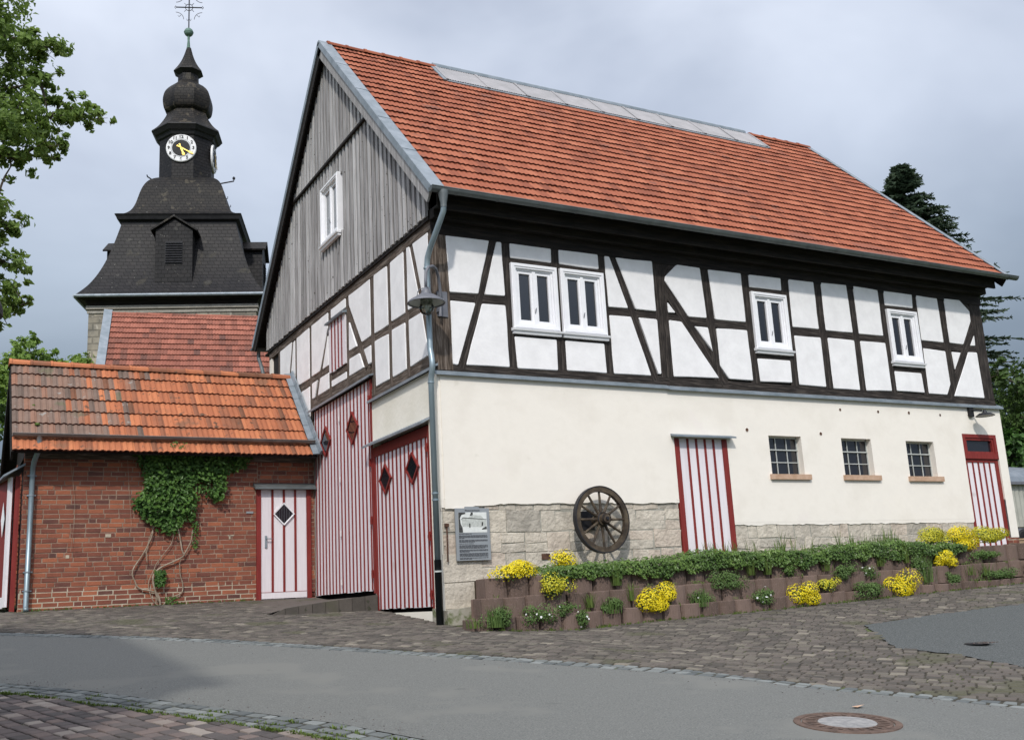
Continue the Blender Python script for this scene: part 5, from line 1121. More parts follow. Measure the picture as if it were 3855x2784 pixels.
for (x, z) in ((1.72, 18.3), (1.85, 17.9), (2.0, 17.55)):
    mb = MB(); mb.tube([(OX + x - .08, -1.0, z), (OX + x + .1, -1.0, z + .03), (OX + x + .1, -1.0, z + .12)], .018, 5); TB(mb, 'roof_hook', 'iron')

nave = thing('church_nave', 'old red tiled roof of the church nave between shed and tower', 'church', (-2.14, 22.17, 0), math.atan2(-.2027873, .97922281))
NRA = radians(46); NSL = 7.4
def NFp(u, s, h): return (u, -NSL * cos(NRA) + s * cos(NRA) - h * sin(NRA), 10.72 - NSL * sin(NRA) + s * sin(NRA) + h * cos(NRA))
def ncol(a, s):
    return min(1, max(0, random.gauss(.68 if s > NSL - 1.6 else .45, .22)))
tile_roof('roof_tiles', ['tile_nave', 'tile_lip'], NFp, .28, 9.0, 22, NSL / 22, .21, nave, amp=.02, lip=.035, segs=8, rcol=ncol)
mb = MB(); mb.hexa([NFp(0, 0, -.05), NFp(9, 0, -.05), NFp(9, NSL, -.05), NFp(0, NSL, -.05), NFp(0, 0, -.01), NFp(9, 0, -.01), NFp(9, NSL, -.01), NFp(0, NSL, -.01)]); mb.hexa([(0, 5, 5.5), (9, 5, 5.5), (9, 0, 10.65), (0, 0, 10.65), (0, 5, 5.56), (9, 5, 5.56), (9, 0, 10.71), (0, 0, 10.71)]); mb.build('roof_deck', 'timber_dark', nave)
mb = MB(); mb.hexa([NFp(.0, 0, .0), NFp(.27, 0, .0), NFp(.27, NSL + .1, .0), NFp(.0, NSL + .1, .0), NFp(.0, 0, .09), NFp(.27, 0, .07), NFp(.27, NSL + .1, .07), NFp(.0, NSL + .1, .09)]); mb.build('verge_flashing', 'zinc', nave)
ridge('ridge_tiles', 'tile_nave', (.25, 0, 10.66), (9, 0, 10.66), 22, .12, nave)
mb = MB(); mb.box(.05, 8.95, -4.9, 4.7, .5, 5.6); mb.hexa([(.05, -4.9, 5.6), (8.95, -4.9, 5.6), (8.95, 4.7, 5.6), (.05, 4.7, 5.6), (.05, -.2, 10.5), (8.95, -.2, 10.5), (8.95, .2, 10.5), (.05, .2, 10.5)]); mb.build('nave_wall', 'tower_wall', nave)

# ================================================================== planter wall of stacked hollow blocks
wallT = thing('planter_wall', 'stepped retaining wall of brown concrete planter blocks along the barn', 'retaining wall', (6, -1.2, 0))
def wb(mb, name, m, **k): return keepv(mb.build(name, m, wallT, **k), wallT)
BW = .365
def ring_block():
    """hollow planter block, rounded front corners, open soil pocket"""
    w, d, h = BW - .012, .36, .31; mb = MB()
    out = [(-w / 2, .0), (-w / 2 + .0, -d + .07), (-w / 2 + .03, -d + .02), (-w / 2 + .09, -d), (-.06, -d - .006), (.06, -d - .006), (w / 2 - .09, -d), (w / 2 - .03, -d + .02), (w / 2, -d + .07), (w / 2, .0)]
    inn = [(x * .78, y * .80 - .03) for x, y in out]
    n = len(out)
    for (r0, z0, r1, z1) in ((out, 0, out, h - .012), (out, h - .012, [(x * .97, y * .985) for x, y in out], h), ([(x * .97, y * .985) for x, y in out], h, inn, h - .004), (inn, h - .004, inn, h - .05)):
        for k in range(n):
            q = (k + 1) % n; mb.face([(*r0[k], z0), (*r0[q], z0), (*r1[q], z1), (*r1[k], z1)])
    mb.face([(x, y, h - .05) for x, y in inn], m=1)
    return mb
proto = [ring_block() for _ in range(1)][0]
def planter_mat():
    m = M['planter']; t = m.node_tree; at = [n for n in t.nodes if n.type == 'ATTRIBUTE'][0]; oi = t.nodes.new('ShaderNodeObjectInfo')
    for l_ in list(at.outputs['Fac'].links): t.links.new(oi.outputs['Random'], l_.to_socket)
planter_mat()
p0 = proto.build('planter_block', ['planter', 'soil'], wallT); first = True
def zt(r, x): return (.06 + .012 * x, .335 + .016 * x, .615 + .020 * x)[r]
YF = (-1.27, -1.13, -.99)
def wobble(x): return .03 * sin(x * 1.1) + .02 * sin(x * 2.7 + 1)
for r, (xs_, xe, off) in enumerate(((.12, 12.3, 0), (.30, 12.5, .5), (.48, 13.3, .2))):
    x = xs_ + off * .1; k = 0
    while x < xe:
        # rows curve back to the wall at the left end
        o = p0 if first else p0.copy()
        if not first: COL.objects.link(o); o.parent = wallT
        first = False
        ang = R(-.05, .05)
        o.location = (x - 6, YF[r] + .36 + wobble(x + r) + R(-.012, .012) + 1.2, zt(r, x) - .31 + R(-.006, .006)); o.rotation_euler = (R(-.015, .015), R(-.01, .01), ang)
        x += BW * .995; k += 1
# returns to the building at the left end
for r, xx in enumerate((.16, .34, .52)):
    mb = MB(); y0 = YF[r] + .34
    y1 = -.2 if r == 0 else -.03; zz = zt(r, .5) - .004; x0_ = xx - .20; x1_ = xx + .38
    ym = (y0 + y1) / 2; xm = (x0_ + x1_) / 2
    for (xa, ya, xb, yb) in ((x0_, y0, xm - .01, ym + .01), (xm, ym, x1_, y1)):
        mb = MB(); mb.hexa([(xa, ya, -.3), (xa + .3, ya, -.3), (xb + .3, yb, -.3), (xb, yb, -.3), (xa, ya, zz), (xa + .3, ya, zz), (xb + .3, yb, zz), (xb, yb, zz)], R(0, 1)); o = wb(mb, 'planter_block', 'planter')
mb = MB()
for i in range(25):
    x0, x1 = .6 + i * .5, .6 + (i + 1) * .5
    x1 = min(x1, 13.2); mb.hexa([(x0, -.68, -.2), (x1, -.68, -.2), (x1, -.005, -.2), (x0, -.005, -.2), (x0, -.68, zt(2, x0) - .05), (x1, -.68, zt(2, x1) - .05), (x1, -.005, zt(2, x1) - .01), (x0, -.005, zt(2, x0) - .01)])
wb(mb, 'soil_fill', 'soil')

# ground cover along the top
cov = MB()
for i in range(16500):
    x = R(1.22, 10.6); t = random.random()
    top = zt(2, x) + .125 + .045 * sin(x * 3.1) * sin(x * 7.3) + .04 * sin(x * 1.7); ed = min(1, (x - 1.05) / .9, (10.9 - x) / 1.0)
    top = zt(2, x) + (top - zt(2, x)) * ed
    an = R(-.35, pi * .52); ry = .50; yc = -.60
    if t < .45: y = R(-1.03, -.06); z = top + .03 * sin(y * 9 + x * 4) + R(-.05, .035); n = (R(-.6, .6), R(-.9, .1), 1)
    else:
        y = -1.0 - abs(random.gauss(0, .045)) - .02; drop = .07 + .09 * (sin(x * 2.3) * .5 + .5) * (sin(x * 5.9 + 1) * .5 + .5) + .05 * (sin(x * 13) > .6); z = R(zt(2, x) - drop, top + .01); n = (R(-.7, .7), -1, R(-.1, .9))
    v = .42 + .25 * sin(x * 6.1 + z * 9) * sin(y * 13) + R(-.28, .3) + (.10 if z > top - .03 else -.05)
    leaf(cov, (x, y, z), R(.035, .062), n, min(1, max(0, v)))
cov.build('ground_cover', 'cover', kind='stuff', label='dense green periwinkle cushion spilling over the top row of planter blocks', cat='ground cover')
mb = MB()
for i in range(70):
    x = random.choice([R(5.9, 7.2), R(8.0, 9.2), R(9, 9.6), R(4.9, 5.6)]); y = R(-.5, -.1); tuft(mb, x, y, zt(2, x) + .1, R(.18, .42), 5, .05, .35, .5)
mb.build('tall_grass', 'grass', kind='stuff', label='thin tall grass blades standing against the pale stone plinth', cat='grass')

# cushion plants
def bush(name, label, cat, x, y, z, w, h, kind, group, flowers=0, dens=1.0, droop=.0, depth=None):
    t = thing(name, label, cat, (x, y, z - h * .5), 0, group)
    dp_ = depth or min(.30, w * .5); n = int((620 if kind in ('yellow', 'limeyellow') else 1500) * dens * (w / .6) * (h / .4)); fo = MB()
    lumps = [(R(-.33, .33) * w, R(-.2, .2) * dp_, R(.25, .8) * h, R(.16, .38)) for _ in range(8)]
    def pt():
        cx, cy, cz, rr = random.choice(lumps); a, b = R(0, 2 * pi), math.acos(R(-1, 1)); q = random.random() ** .35
        px = cx + cos(a) * sin(b) * w * rr * q; py = cy + sin(a) * sin(b) * dp_ * rr * 1.6 * q; pz = cz + cos(b) * h * rr * q
        pz = max(.02 * h, pz); 
        if droop: pz -= droop * h * max(0, -py / dp_)
        return px, py, pz, (cos(a) * sin(b), sin(a) * sin(b) - .3, cos(b) + .35), q
    for i in range(n):
        px, py, pz, nn, q = pt()
        if kind == 'grass': continue
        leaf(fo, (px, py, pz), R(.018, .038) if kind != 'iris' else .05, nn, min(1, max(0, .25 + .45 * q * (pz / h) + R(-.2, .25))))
    if kind in ('grass', 'iris'): tuft(fo, 0, 0, .02, h * 1.1, int(44 * dens), w * .32, .5, .7)
    if kind == 'stemmy': tuft(fo, 0, 0, .02, h * 1.0, int(110 * dens), w * .4, .5, .5)
    m = {'yellow': 'cushion', 'limeyellow': 'cushion', 'green': 'cushion', 'grass': 'grass', 'iris': 'cover', 'stemmy': 'cushion', 'dark': 'cover'}[kind]
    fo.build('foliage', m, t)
    if kind in ('yellow', 'limeyellow') or flowers:
        fl = MB(); nf = int(1900 * dens * (w / .6) * (h / .4)) if kind in ('yellow', 'limeyellow') else flowers
        for i in range(nf):
            px, py, pz, nn, q = pt()
            for _ in range(4):
                if q < .82 or pz < h * (.1 if kind == 'yellow' else .3): px, py, pz, nn, q = pt()
            o = Vector(nn).normalized() * .018; s = R(.008, .015) if kind in ('yellow', 'limeyellow') else R(.014, .02); p = Vector((px, py, pz)) + o; nrm = Vector(nn).normalized(); a_ = nrm.orthogonal().normalized(); b_ = nrm.cross(a_); k = 5
            fl.face([p + (a_ * cos(2 * pi * j / k) + b_ * sin(2 * pi * j / k)) * s for j in range(k)], R(0, 1))
        fl.build('flowers', 'petal' if kind not in ('yellow', 'limeyellow') else kind, t)
    return t
YG = 'yellow cushion flowers on the planter wall'; GG = 'green cushion plants on the planter wall'
Y_ = [('wide yellow flower cushion on the top row at the left end of the planter', .74, -.98, .74, .88, .36, 'yellow', 1.1), ('upright yellow flower clump on the top row where the green cover begins', 1.62, -.93, .80, .45, .36, 'yellow', 1.0),
 ('greenish yellow clump hanging below the top row near the left end', 1.42, -1.15, .45, .55, .40, 'limeyellow', .9), ('large round bright yellow cushion low on the wall right of the wagon wheel', 3.15, -1.27, .20, .76, .52, 'yellow', 1.2),
 ('round yellow cushion touching the paving below the first barred window', 6.12, -1.27, .13, .62, .50, 'yellow', 1.2), ('sparse greenish yellow clump right of the low round yellow cushion', 6.82, -1.2, .25, .52, .30, 'limeyellow', .6),
 ('broad yellow cushion low on the wall below the rightmost barred window', 8.5, -1.27, .18, .82, .52, 'yellow', 1.2), ('yellow cushion in the middle row just below the big yellow mound', 9.95, -1.12, .62, .62, .42, 'yellow', 1.1),
 ('left part of the big yellow mound on top, partly green', 10.15, -.85, 1.02, .95, .42, 'limeyellow', 1.1), ('bright yellow middle of the big mound on the top row', 10.85, -.95, .93, 1.0, .55, 'yellow', 1.2), ('greenish yellow right end of the big mound beside the right door', 11.75, -.85, .98, 1.1, .5, 'limeyellow', 1.2),
 ('yellow cushion at the far right edge of the planter', 12.3, -1.3, .40, .6, .45, 'yellow', 1.0)]
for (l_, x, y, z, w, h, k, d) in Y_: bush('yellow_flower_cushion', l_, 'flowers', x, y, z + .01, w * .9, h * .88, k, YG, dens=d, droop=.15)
G_ = [('loose green plant on the lowest blocks at the left end', .28, -1.28, .06, .50, .32, 'stemmy', 0), ('round green cushion with small white flowers in the lowest row, leftmost', 1.0, -1.27, .04, .60, .32, 'green', 14), ('small green clump trailing beside the leftmost white flowers', 1.5, -1.25, .10, .40, .2, 'green', 0),
 ('narrow green trail hanging down the lowest block', 1.70, -1.32, -.04, .20, .30, 'green', 6), ('feathery green plant in the lowest row below the wheel', 2.28, -1.22, .11, .42, .25, 'stemmy', 0), ('green tuft with one white flower right of the large yellow cushion', 3.98, -1.2, .14, .46, .28, 'stemmy', 3),
 ('wide soft green cushion hanging from the middle row below the striped door', 4.6, -1.16, .38, .78, .36, 'green', 0), ('dark green cushion with white flowers below the striped door', 5.25, -1.25, .10, .62, .30, 'green', 14), ('small dark green leafy plant in the upper row', 6.08, -1.05, .53, .42, .2, 'dark', 0),
 ('bushy grey-green plant in the middle row below the barred windows', 7.35, -1.12, .44, .58, .36, 'green', 0), ('low white-flowered clump beside the bushy grey-green plant', 7.95, -1.12, .42, .42, .24, 'green', 12), ('flat green cushion in the lowest row left of the broad yellow cushion', 7.62, -1.25, .14, .72, .34, 'green', 0),
 ('tall loose green plant with white specks left of the yellow mound', 9.27, -1.12, .45, .56, .55, 'stemmy', 8), ('low green plant in the lowest row below the yellow mound', 9.95, -1.2, .25, .5, .3, 'green', 0), ('wide green clump in the lowest row near the right edge', 11.3, -1.2, .27, .9, .3, 'green', 0), ('dark green clump under the big yellow mound', 11.2, -1.03, .66, .9, .25, 'dark', 0)]
for (l_, x, y, z, w, h, k, f) in G_: bush('cushion_plant', l_, 'plant', x, y, z + .02, w, h, k, GG, flowers=f, droop=.12)
T_ = [('green grass tuft in the middle row left of the big yellow cushion', 2.5, -1.05, .44, .3, .26), ('grass tuft against the upper blocks below the striped door', 5.21, -1.05, .5, .25, .28), ('spiky leaves in the lowest row beside the big yellow cushion', 2.68, -1.17, .2, .22, .26), ('thin grass tuft in the upper row right of the soft cushion', 5.6, -1.05, .5, .25, .3), ('upright iris-like leaves in front of the tall upper block', 8.92, -1.05, .6, .22, .4),
 ('short pale tuft in the upper row left of the iris leaves', 8.25, -1.05, .54, .24, .2), ('flat grass tuft above the yellow cushion by the first barred window', 6.95, -1.05, .5, .3, .18), ('arching grass tuft in the lowest row below the yellow mound', 10.5, -1.17, .3, .4, .22), ('arching grass tuft near the right end of the lowest row', 10.95, -1.17, .28, .45, .24), ('thin grass tuft low on the left blocks', 1.93, -1.18, .13, .22, .22), ('small weed at the foot of the corner', -.05, -1.28, -.06, .4, .14)]
for (l_, x, y, z, w, h) in T_: bush('grass_tuft', l_, 'grass tuft', x, y, z + h * .4, w, h, 'grass', 'grass tufts on the planter wall', dens=1)

mb = MB()
for i in range(230):
    r = random.choice((0, 0, 1, 1, 2)); x = R(.2, 12); y = YF[r] + wobble(x + r) + R(.03, .12)
    if sin(x * 4.3 + r) + sin(x * 1.7 + 2 * r) < -.1: continue
    z = zt(r, x) - .03
    if random.random() < .5: tuft(mb, x, y, z, R(.04, .12), 9, .05, R(.3, .7), .9)
    else:
        for k in range(22): leaf(mb, (x + R(-.07, .07), y + R(-.06, .03), z + R(.0, .08)), R(.012, .028), (R(-.6, .6), -1, R(0, 1)), R(.1, .9))
mb.build('small_weeds', 'grass', kind='stuff', label='small weeds and moss sprouting from the pockets of the planter blocks', cat='weeds')

# ================================================================== wagon wheel
wh = thing('wagon_wheel', 'old dark wooden wagon wheel with twelve spokes hanging on the stone plinth', 'wagon wheel', (2.84, -.28, 1.51), 0)
wh.rotation_euler = (radians(-3), 0, radians(4))
mb = MB(); mb.lathe([(.455, -.035), (.535, -.038), (.535, .038), (.455, .035), (.455, -.035)], 56, (0, 0, 0), 'y'); mb.build('rim', 'wheelwood', wh)
mb = MB(); mb.lathe([(.533, -.042), (.55, -.042), (.55, .042), (.533, .042), (.533, -.042)], 56, (0, 0, 0), 'y'); mb.build('iron_tyre', 'iron', wh)
for k in range(12):
    a = 2 * pi * k / 12 + .0; mb = MB(); mb.tube([(sin(a) * .09, .0, cos(a) * .09), (sin(a) * .25, -.0, cos(a) * .25), (sin(a) * .46, 0, cos(a) * .46)], [.027, .021, .019], 8); mb.build('spoke', 'wheelwood', wh)
mb = MB(); mb.lathe([(.001, -.155), (.035, -.155), (.045, -.15), (.072, -.148), (.078, -.06), (.105, -.05), (.115, .0), (.105, .06), (.085, .075), (.08, .18), (.001, .18)], 24, (0, 0, 0), 'y'); mb.build('hub', 'wheelwood', wh)
mb = MB()
for y in (-.14, -.055, .06): mb.lathe([(.083 if y < -.1 else .11, y - .012), (.089 if y < -.1 else .118, y), (.083 if y < -.1 else .11, y + .012)], 24, (0, 0, 0), 'y')
mb.lathe([(.001, -.17), (.03, -.17), (.03, -.15)], 8, (0, 0, 0), 'y'); mb.build('hub_band', 'iron', wh)
mb = MB(); mb.box(2.62, 2.86, -.03, -.0, 1.36, 1.67); mb.tube([(2.84, -.03, 1.51), (2.84, -.28, 1.51)], .03, 8); o = mb.build('axle_plate', 'iron'); o['label'] = 'black iron mounting plate on the plinth behind the wagon wheel'; o['category'] = 'mounting plate'

# ================================================================== info sign
sg = thing('information_sign', 'grey information panel with an old photograph of the barn on the stone plinth', 'sign', (.595, -.05, .93))
mb = MB(); mb.box(-.295, .295, 0, .03, 0, .80); mb.box(-.12, .12, .005, .025, .80, .825); mb.build('sign_panel', 'signgrey', sg)
mb = MB(); mb.box(-.245, .245, -.004, 0, .425, .735); ph_ = mb.build('sign_photo', 'photo_light', sg)
q = MB(); q.face([(-.18, -.006, .52), (-.19, -.006, .62), (-.165, -.006, .655), (.235, -.006, .62), (.235, -.006, .51)]); q.face([(-.08, -.0058, .64), (-.03, -.0058, .70), (.15, -.0058, .68), (.20, -.0058, .628)]); q.build('print_building', 'photo_mid', ph_)
q = MB()
def pq(*p): q.face([(x, -.008, z) for x, z in p])
pq((-.20, .628), (-.17, .66), (.24, .627), (.24, .620), (-.17, .648), (-.20, .62)); pq((-.245, .43), (-.175, .43), (-.18, .50), (-.21, .56), (-.22, .65), (-.19, .70), (-.12, .715), (-.13, .735), (-.245, .735)); pq((-.05, .69), (-.03, .72), (-.03, .735), (.005, .735), (.005, .70), (-.02, .685)); pq((.15, .48), (.235, .52), (.24, .475), (.16, .47)); pq((.15, .525), (.155, .585), (.18, .585), (.175, .53)); pq((-.065, .505), (-.065, .565), (-.045, .565), (-.045, .50))
q.build('print_shadows', 'photo_dark', ph_)
def text(body, size, x, z, y, parent, m, name='sign_title', align='CENTER', sx=1):
    cu = bpy.data.curves.new(name, 'FONT'); cu.body = body; cu.size = size; cu.align_x = align; cu.align_y = 'CENTER'; cu.offset = size * .02
    ob = bpy.data.objects.new(name, cu); COL.objects.link(ob); bpy.context.view_layer.update(); me = bpy.data.meshes.new_from_object(ob.evaluated_get(bpy.context.evaluated_depsgraph_get())); COL.objects.unlink(ob); bpy.data.objects.remove(ob)
    me.transform(Matrix.Translation((x, y, z)) @ Matrix.Rotation(pi / 2, 4, 'X') @ Matrix.Diagonal((sx, 1, 1, 1))); me.materials.clear(); me.materials.append(M[m]); no = bpy.data.objects.new(name, me); COL.objects.link(no); no.parent = parent; return no
text('Museumsscheune', .036, 0, .765, -.003, sg, 'signtext')
q = MB(); z = .405
for para in ((1, .45), (4, .2), (3, .55), (1, .5), (4, .9), (3, .35), (4, 1.0), (2, .45)):
    for i in range(para[0]):
        xe = .49 * (para[1] if i == para[0] - 1 else 1); x = -.245
        while x < -.245 + xe - .01: w_ = min(R(.02, .07), -.245 + xe - x); q.face([(x, -.002, z - .0045), (x + w_, -.002, z - .0045), (x + w_, -.002, z + .0045), (x, -.002, z + .0045)]); x += w_ + .006
        z -= .0142
    z -= .012
q.build('sign_text', 'signtext', sg)

# ================================================================== lamps
def lamp_head(t, c, s=1.0, parts=True):
    x, y, z = c
    mb = MB(); mb.lathe([(.02, .26), (.05, .235), (.075, .20), (.085, .15), (.13, .13), (.28, .035), (.30, .0), (.292, -.004), (.27, .02), (.10, .09), (.001, .09)], 36, c); mb.build('lamp_shade', 'grey_paint', t)
    mb = MB(); mb.lathe([(.268, .015), (.11, .083), (.10, .06), (.09, -.0)], 36, c); mb.build('shade_lining', 'lamp_inside', t)
    mb = MB(); mb.lathe([(.001, -.195)] + [(.118 * sin(pi * k / 12), -.08 - .115 * cos(pi * k / 12)) for k in range(1, 9)] + [(.10, .02), (.10, .06)], 24, c); mb.build('glass_globe', 'clear', t, smooth=True)
    mb = MB(); mb.lathe([(.001, -.12), (.03, -.11), (.04, -.07), (.02, -.02), (.02, .06)], 12, c); mb.build('bulb', 'lamp_inside', t, smooth=True)
    for k in range(3):
        a = 2 * pi * k / 3 + .5; mb = MB(); mb.tube([(x + cos(a) * r, y + sin(a) * r, z + h) for r, h in ((.03, .25), (.09, .24), (.13, .20), (.14, .13))], .007, 6); mb.build('shade_stay', 'grey_paint', t)
lp = thing('wall_lamp', 'grey swan-neck street lamp with clear globe on the barn corner post', 'street lamp', (0, 0, 0))
lamp_head(lp, (-.22, -.42, 4.87))
mb = MB(); P = [(.16, -.10, 4.78), (.16, -.12, 4.95), (.155, -.14, 5.2), (.11, -.19, 5.40), (.03, -.28, 5.50), (-.05, -.34, 5.52), (-.15, -.39, 5.48), (-.21, -.42, 5.38), (-.22, -.42, 5.24), (-.22, -.42, 5.12)]; mb.tube(P, .024, 12); mb.build('swan_neck', 'grey_paint', lp, smooth=True)
mb = MB(); mb.box(.15, .33, -.03, -.0, 4.80, 5.22); mb.box(.13, .19, -.11, -.02, 4.86, 4.92); mb.box(.13, .19, -.11, -.02, 5.08, 5.14); mb.build('wall_plate', 'grey_paint', lp)
lp2 = thing('wall_lamp', 'small black dish lamp on the cream wall above the right door', 'wall lamp', (12.72, 0, 3.72))
mb = MB(); mb.box(-.07, .06, -.06, 0, -.10, .10); mb.tube([(.0, -.04, .04), (.03, -.16, .03), (.06, -.26, -.0)], .02, 8); mb.build('lamp_arm', 'black', lp2)
mb = MB(); c = (.09, -.30, -.12); mb.lathe([(.02, .13), (.04, .10), (.05, .07), (.12, .055), (.20, .0), (.195, -.006), (.10, .03)], 28, c); mb.build('lamp_shade', 'iron', lp2)
mb = MB(); mb.lathe([(.001, .01), (.17, .004)], 24, c); mb.build('lamp_glass', 'lamp_inside', lp2)
lp3 = thing('street_lamp', 'dark street lamp head on a post cut off at the left edge', 'street lamp', (-6.62, -5.6, g(-6.6, -5.6)))
mb = MB(); mb.tube([(0, .5, 0), (0, .5, 3.4), (.0, .42, 3.62), (0, .2, 3.72), (0, .05, 3.66), (0, 0, 3.56)], .03, 10); mb.build('lamp_post', 'grey_paint', lp3)
mb = MB(); mb.lathe([(.02, .30), (.10, .27), (.16, .2), (.28, .14), (.31, .06), (.31, .0), (.29, .0), (.1, .08)], 30, (0, 0, 3.24)); mb.build('lamp_shade', 'black', lp3)

mb = MB()
for i in range(420):
    L_ = random.choice((EF, EN)); k = random.randrange(1, len(L_) - 2); a, b = Vector(L_[k]), Vector(L_[k + 1]); p = a + (b - a) * R(0, 1); d = (b - a).normalized(); n = Vector((-d.y, d.x))
    off = abs(random.gauss(0, .22)) + .01; q = p + n * (-off if L_ is EF else off); sz = R(.004, .011); z = g(q.x, q.y) + .003
    mb.hexa([(q.x, q.y, z), (q.x + sz, q.y + R(0, .003), z), (q.x + sz, q.y + sz, z), (q.x + R(0, .003), q.y + sz, z), (q.x, q.y, z + sz * .6), (q.x + sz * .8, q.y, z + sz * .6), (q.x + sz * .8, q.y + sz * .8, z + sz * .6), (q.x, q.y + sz, z + sz * .6)], R(0, 1))
mb.build('grit', 'paver_near', kind='stuff', label='loose grit and tiny stones scattered along the edges of the asphalt', cat='grit')

# ================================================================== manhole, drain
mh = thing('manhole_cover', 'round rusty manhole cover with a concrete centre in the asphalt road', 'manhole cover', (-.46, -8.43, g(-.46, -8.43) + .008)); mh.rotation_euler = (math.atan(.09), 0, 0)
mb = MB(); mb.lathe([(.405, -.01), (.40, .004), (.35, .006), (.345, -.004)], 48); mb.build('cover_frame', 'manhole_iron', mh)
mb = MB(); mb.lathe([(.338, -.004), (.335, .004), (.225, .005), (.22, .0)], 48)
for k in range(24):
    a = 2 * pi * k / 24; mb.box(*(0,) * 6) if False else mb.face([(.24 * cos(a), .24 * sin(a), .0085), (.31 * cos(a + .03), .31 * sin(a + .03), .0085), (.31 * cos(a + .13), .31 * sin(a + .13), .0085), (.24 * cos(a + .12), .24 * sin(a + .12), .0085)])
mb.build('cover_ring', 'manhole_iron', mh)
mb = MB(); mb.lathe([(.001, .008), (.215, .006), (.22, .002)], 40); mb.build('cover_centre', 'manhole_fill', mh)
mb = MB(); mb.lathe([(.41, -.006), (.435, -.004)], 48); mb.build('joint_seal', 'black', mh)
dr_ = thing('road_drain', 'small sunken drain patch with stone chips in the darker asphalt', 'drain', (4.4, -5.88, g(4.4, -5.88) + .022))
mb = MB(); mb.lathe([(.15, -.003), (.14, .006), (.11, .007), (.09, -.004), (.001, -.006)], 20); mb.build('drain_rim', 'black', dr_)
mb = MB()
for i in range(30): x, y = R(-.16, .14), R(-.2, -.02); mb.box(x, x + .014, y, y + .014, .004, .014, R(0, 1))
mb.build('stone_chips', 'paver_near', dr_)
q = MB(); q.face([(.02, -8.02, g(.02, -8.02) + .02), (.12, -7.98, g(.1, -8) + .012), (.14, -8.05, g(.1, -8) + .025), (.05, -8.06, g(0, -8) + .012)]); o = q.build('fallen_leaf', 'sillstone'); o['label'] = 'pale fallen leaf on the asphalt above the manhole'; o['category'] = 'leaf'

# ================================================================== trees
def crown_mesh(lumps, n, size, squash=.8, bias=.4, light=(0, 0, 1)):
    mb = MB(); tot = sum(l[3] ** 2 for l in lumps)
    for (cx, cy, cz, r) in lumps:
        k = int(n * r * r / tot); base = R(-.12, .12)
        subs = [(Vector((random.gauss(0, 1), random.gauss(0, 1), random.gauss(0, 1))).normalized() * r * R(.25, 1.12)) for _ in range(max(8, int(k / 26)))]
        for i in range(k):
            s = random.choice(subs); d = Vector((random.gauss(0, 1), random.gauss(0, 1), random.gauss(0, .8))) * r * .11
            p = Vector((cx, cy, cz)) + Vector((s.x, s.y, s.z * squash)) + d; nn = Vector((s.x, s.y, s.z)).normalized() + Vector((R(-.7, .7), R(-.7, .7), R(-.2, 1.0)))
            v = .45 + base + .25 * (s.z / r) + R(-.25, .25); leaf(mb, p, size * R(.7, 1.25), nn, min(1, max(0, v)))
    return mb
def limb(mb, a, b, r0, r1, n=5, wob=.12):
    a, b = Vector(a), Vector(b); P = [a + (b - a) * i / n + Vector((R(-1, 1), R(-1, 1), R(-.3, .6))) * wob * (b - a).length * (.2 if 0 < i < n else 0) for i in range(n + 1)]
    mb.tube(P, [r0 + (r1 - r0) * i / n for i in range(n + 1)], 7)
def broadleaf(name, label, cat, base, trunk_top, r0, lumps, n, size, m, group=None):
    t = thing(name, label, cat, base, 0, group); bx = Vector(base)
    L_ = [(l[0] - bx.x, l[1] - bx.y, l[2] - bx.z, l[3]) for l in lumps]; tt = Vector(trunk_top) - bx
    tr = MB(); limb(tr, (0, 0, -.3), tt, r0, r0 * .5, 6, .05); tr.build('trunk', 'bark', t)
    br = MB()
    for l in L_:
        near = [q for q in L_ if (q[0] - tt.x) ** 2 + (q[1] - tt.y) ** 2 < (l[0] - tt.x) ** 2 + (l[1] - tt.y) ** 2 - .2 and q[2] < l[2] + .8]
        q = min(near, key=lambda q: (q[0] - l[0]) ** 2 + (q[1] - l[1]) ** 2 + (q[2] - l[2]) ** 2) if near else None
        s = (q[0], q[1], q[2]) if q else tt * R(.55, 1.0)
        limb(br, s, (l[0], l[1], l[2]), r0 * (.13 if q else .3), .010, 6, .2)
        for _ in range(4):
            d = Vector((R(-1, 1), R(-1, 1), R(-.5, .8))).normalized() * l[3] * .85; limb(br, (l[0] - d.x * .3, l[1] - d.y * .3, l[2] - d.z * .3), (l[0] + d.x, l[1] + d.y, l[2] + d.z), .014, .004, 4)
    br.build('branches', 'bark', t)
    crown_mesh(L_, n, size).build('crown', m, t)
    return t
ML = [(-6.4, 9.6, 13.6, 1.15), (-5.35, 9.2, 13.25, .62), (-5.0, 9.4, 13.35, .38), (-6.2, 9.9, 12.3, 1.1), (-5.25, 9.4, 12.4, .5), (-5.9, 9.2, 11.3, .95), (-5.0, 9.5, 11.65, .6), (-4.45, 9.3, 11.85, .5), (-4.05, 9.4, 11.75, .36), (-4.75, 9.5, 12.05, .35), (-5.3, 9.3, 10.75, .6), (-4.75, 9.4, 11.0, .36), (-5.75, 9.3, 10.45, .5),
      (-6.1, 9.5, 9.2, .75), (-5.7, 9.4, 8.85, .38), (-5.95, 9.4, 8.1, .6), (-5.5, 9.4, 8.0, .3), (-6.1, 9.3, 7.2, .75), (-5.6, 9.4, 7.55, .32), (-5.35, 9.4, 7.15, .28), (-5.75, 9.4, 6.85, .4), (-7.5, 9.8, 14.8, 1.5), (-7.8, 10.2, 12.5, 1.7), (-8.2, 9.8, 10.3, 1.7), (-7.4, 9.2, 8.6, 1.3), (-9.6, 10, 12.8, 1.8), (-8.6, 10.2, 15.3, 1.5), (-9.9, 10.2, 10.2, 1.5), (-7.6, 9.7, 6.7, 1.1), (-6.5, 9.7, 14.9, 1.0)]
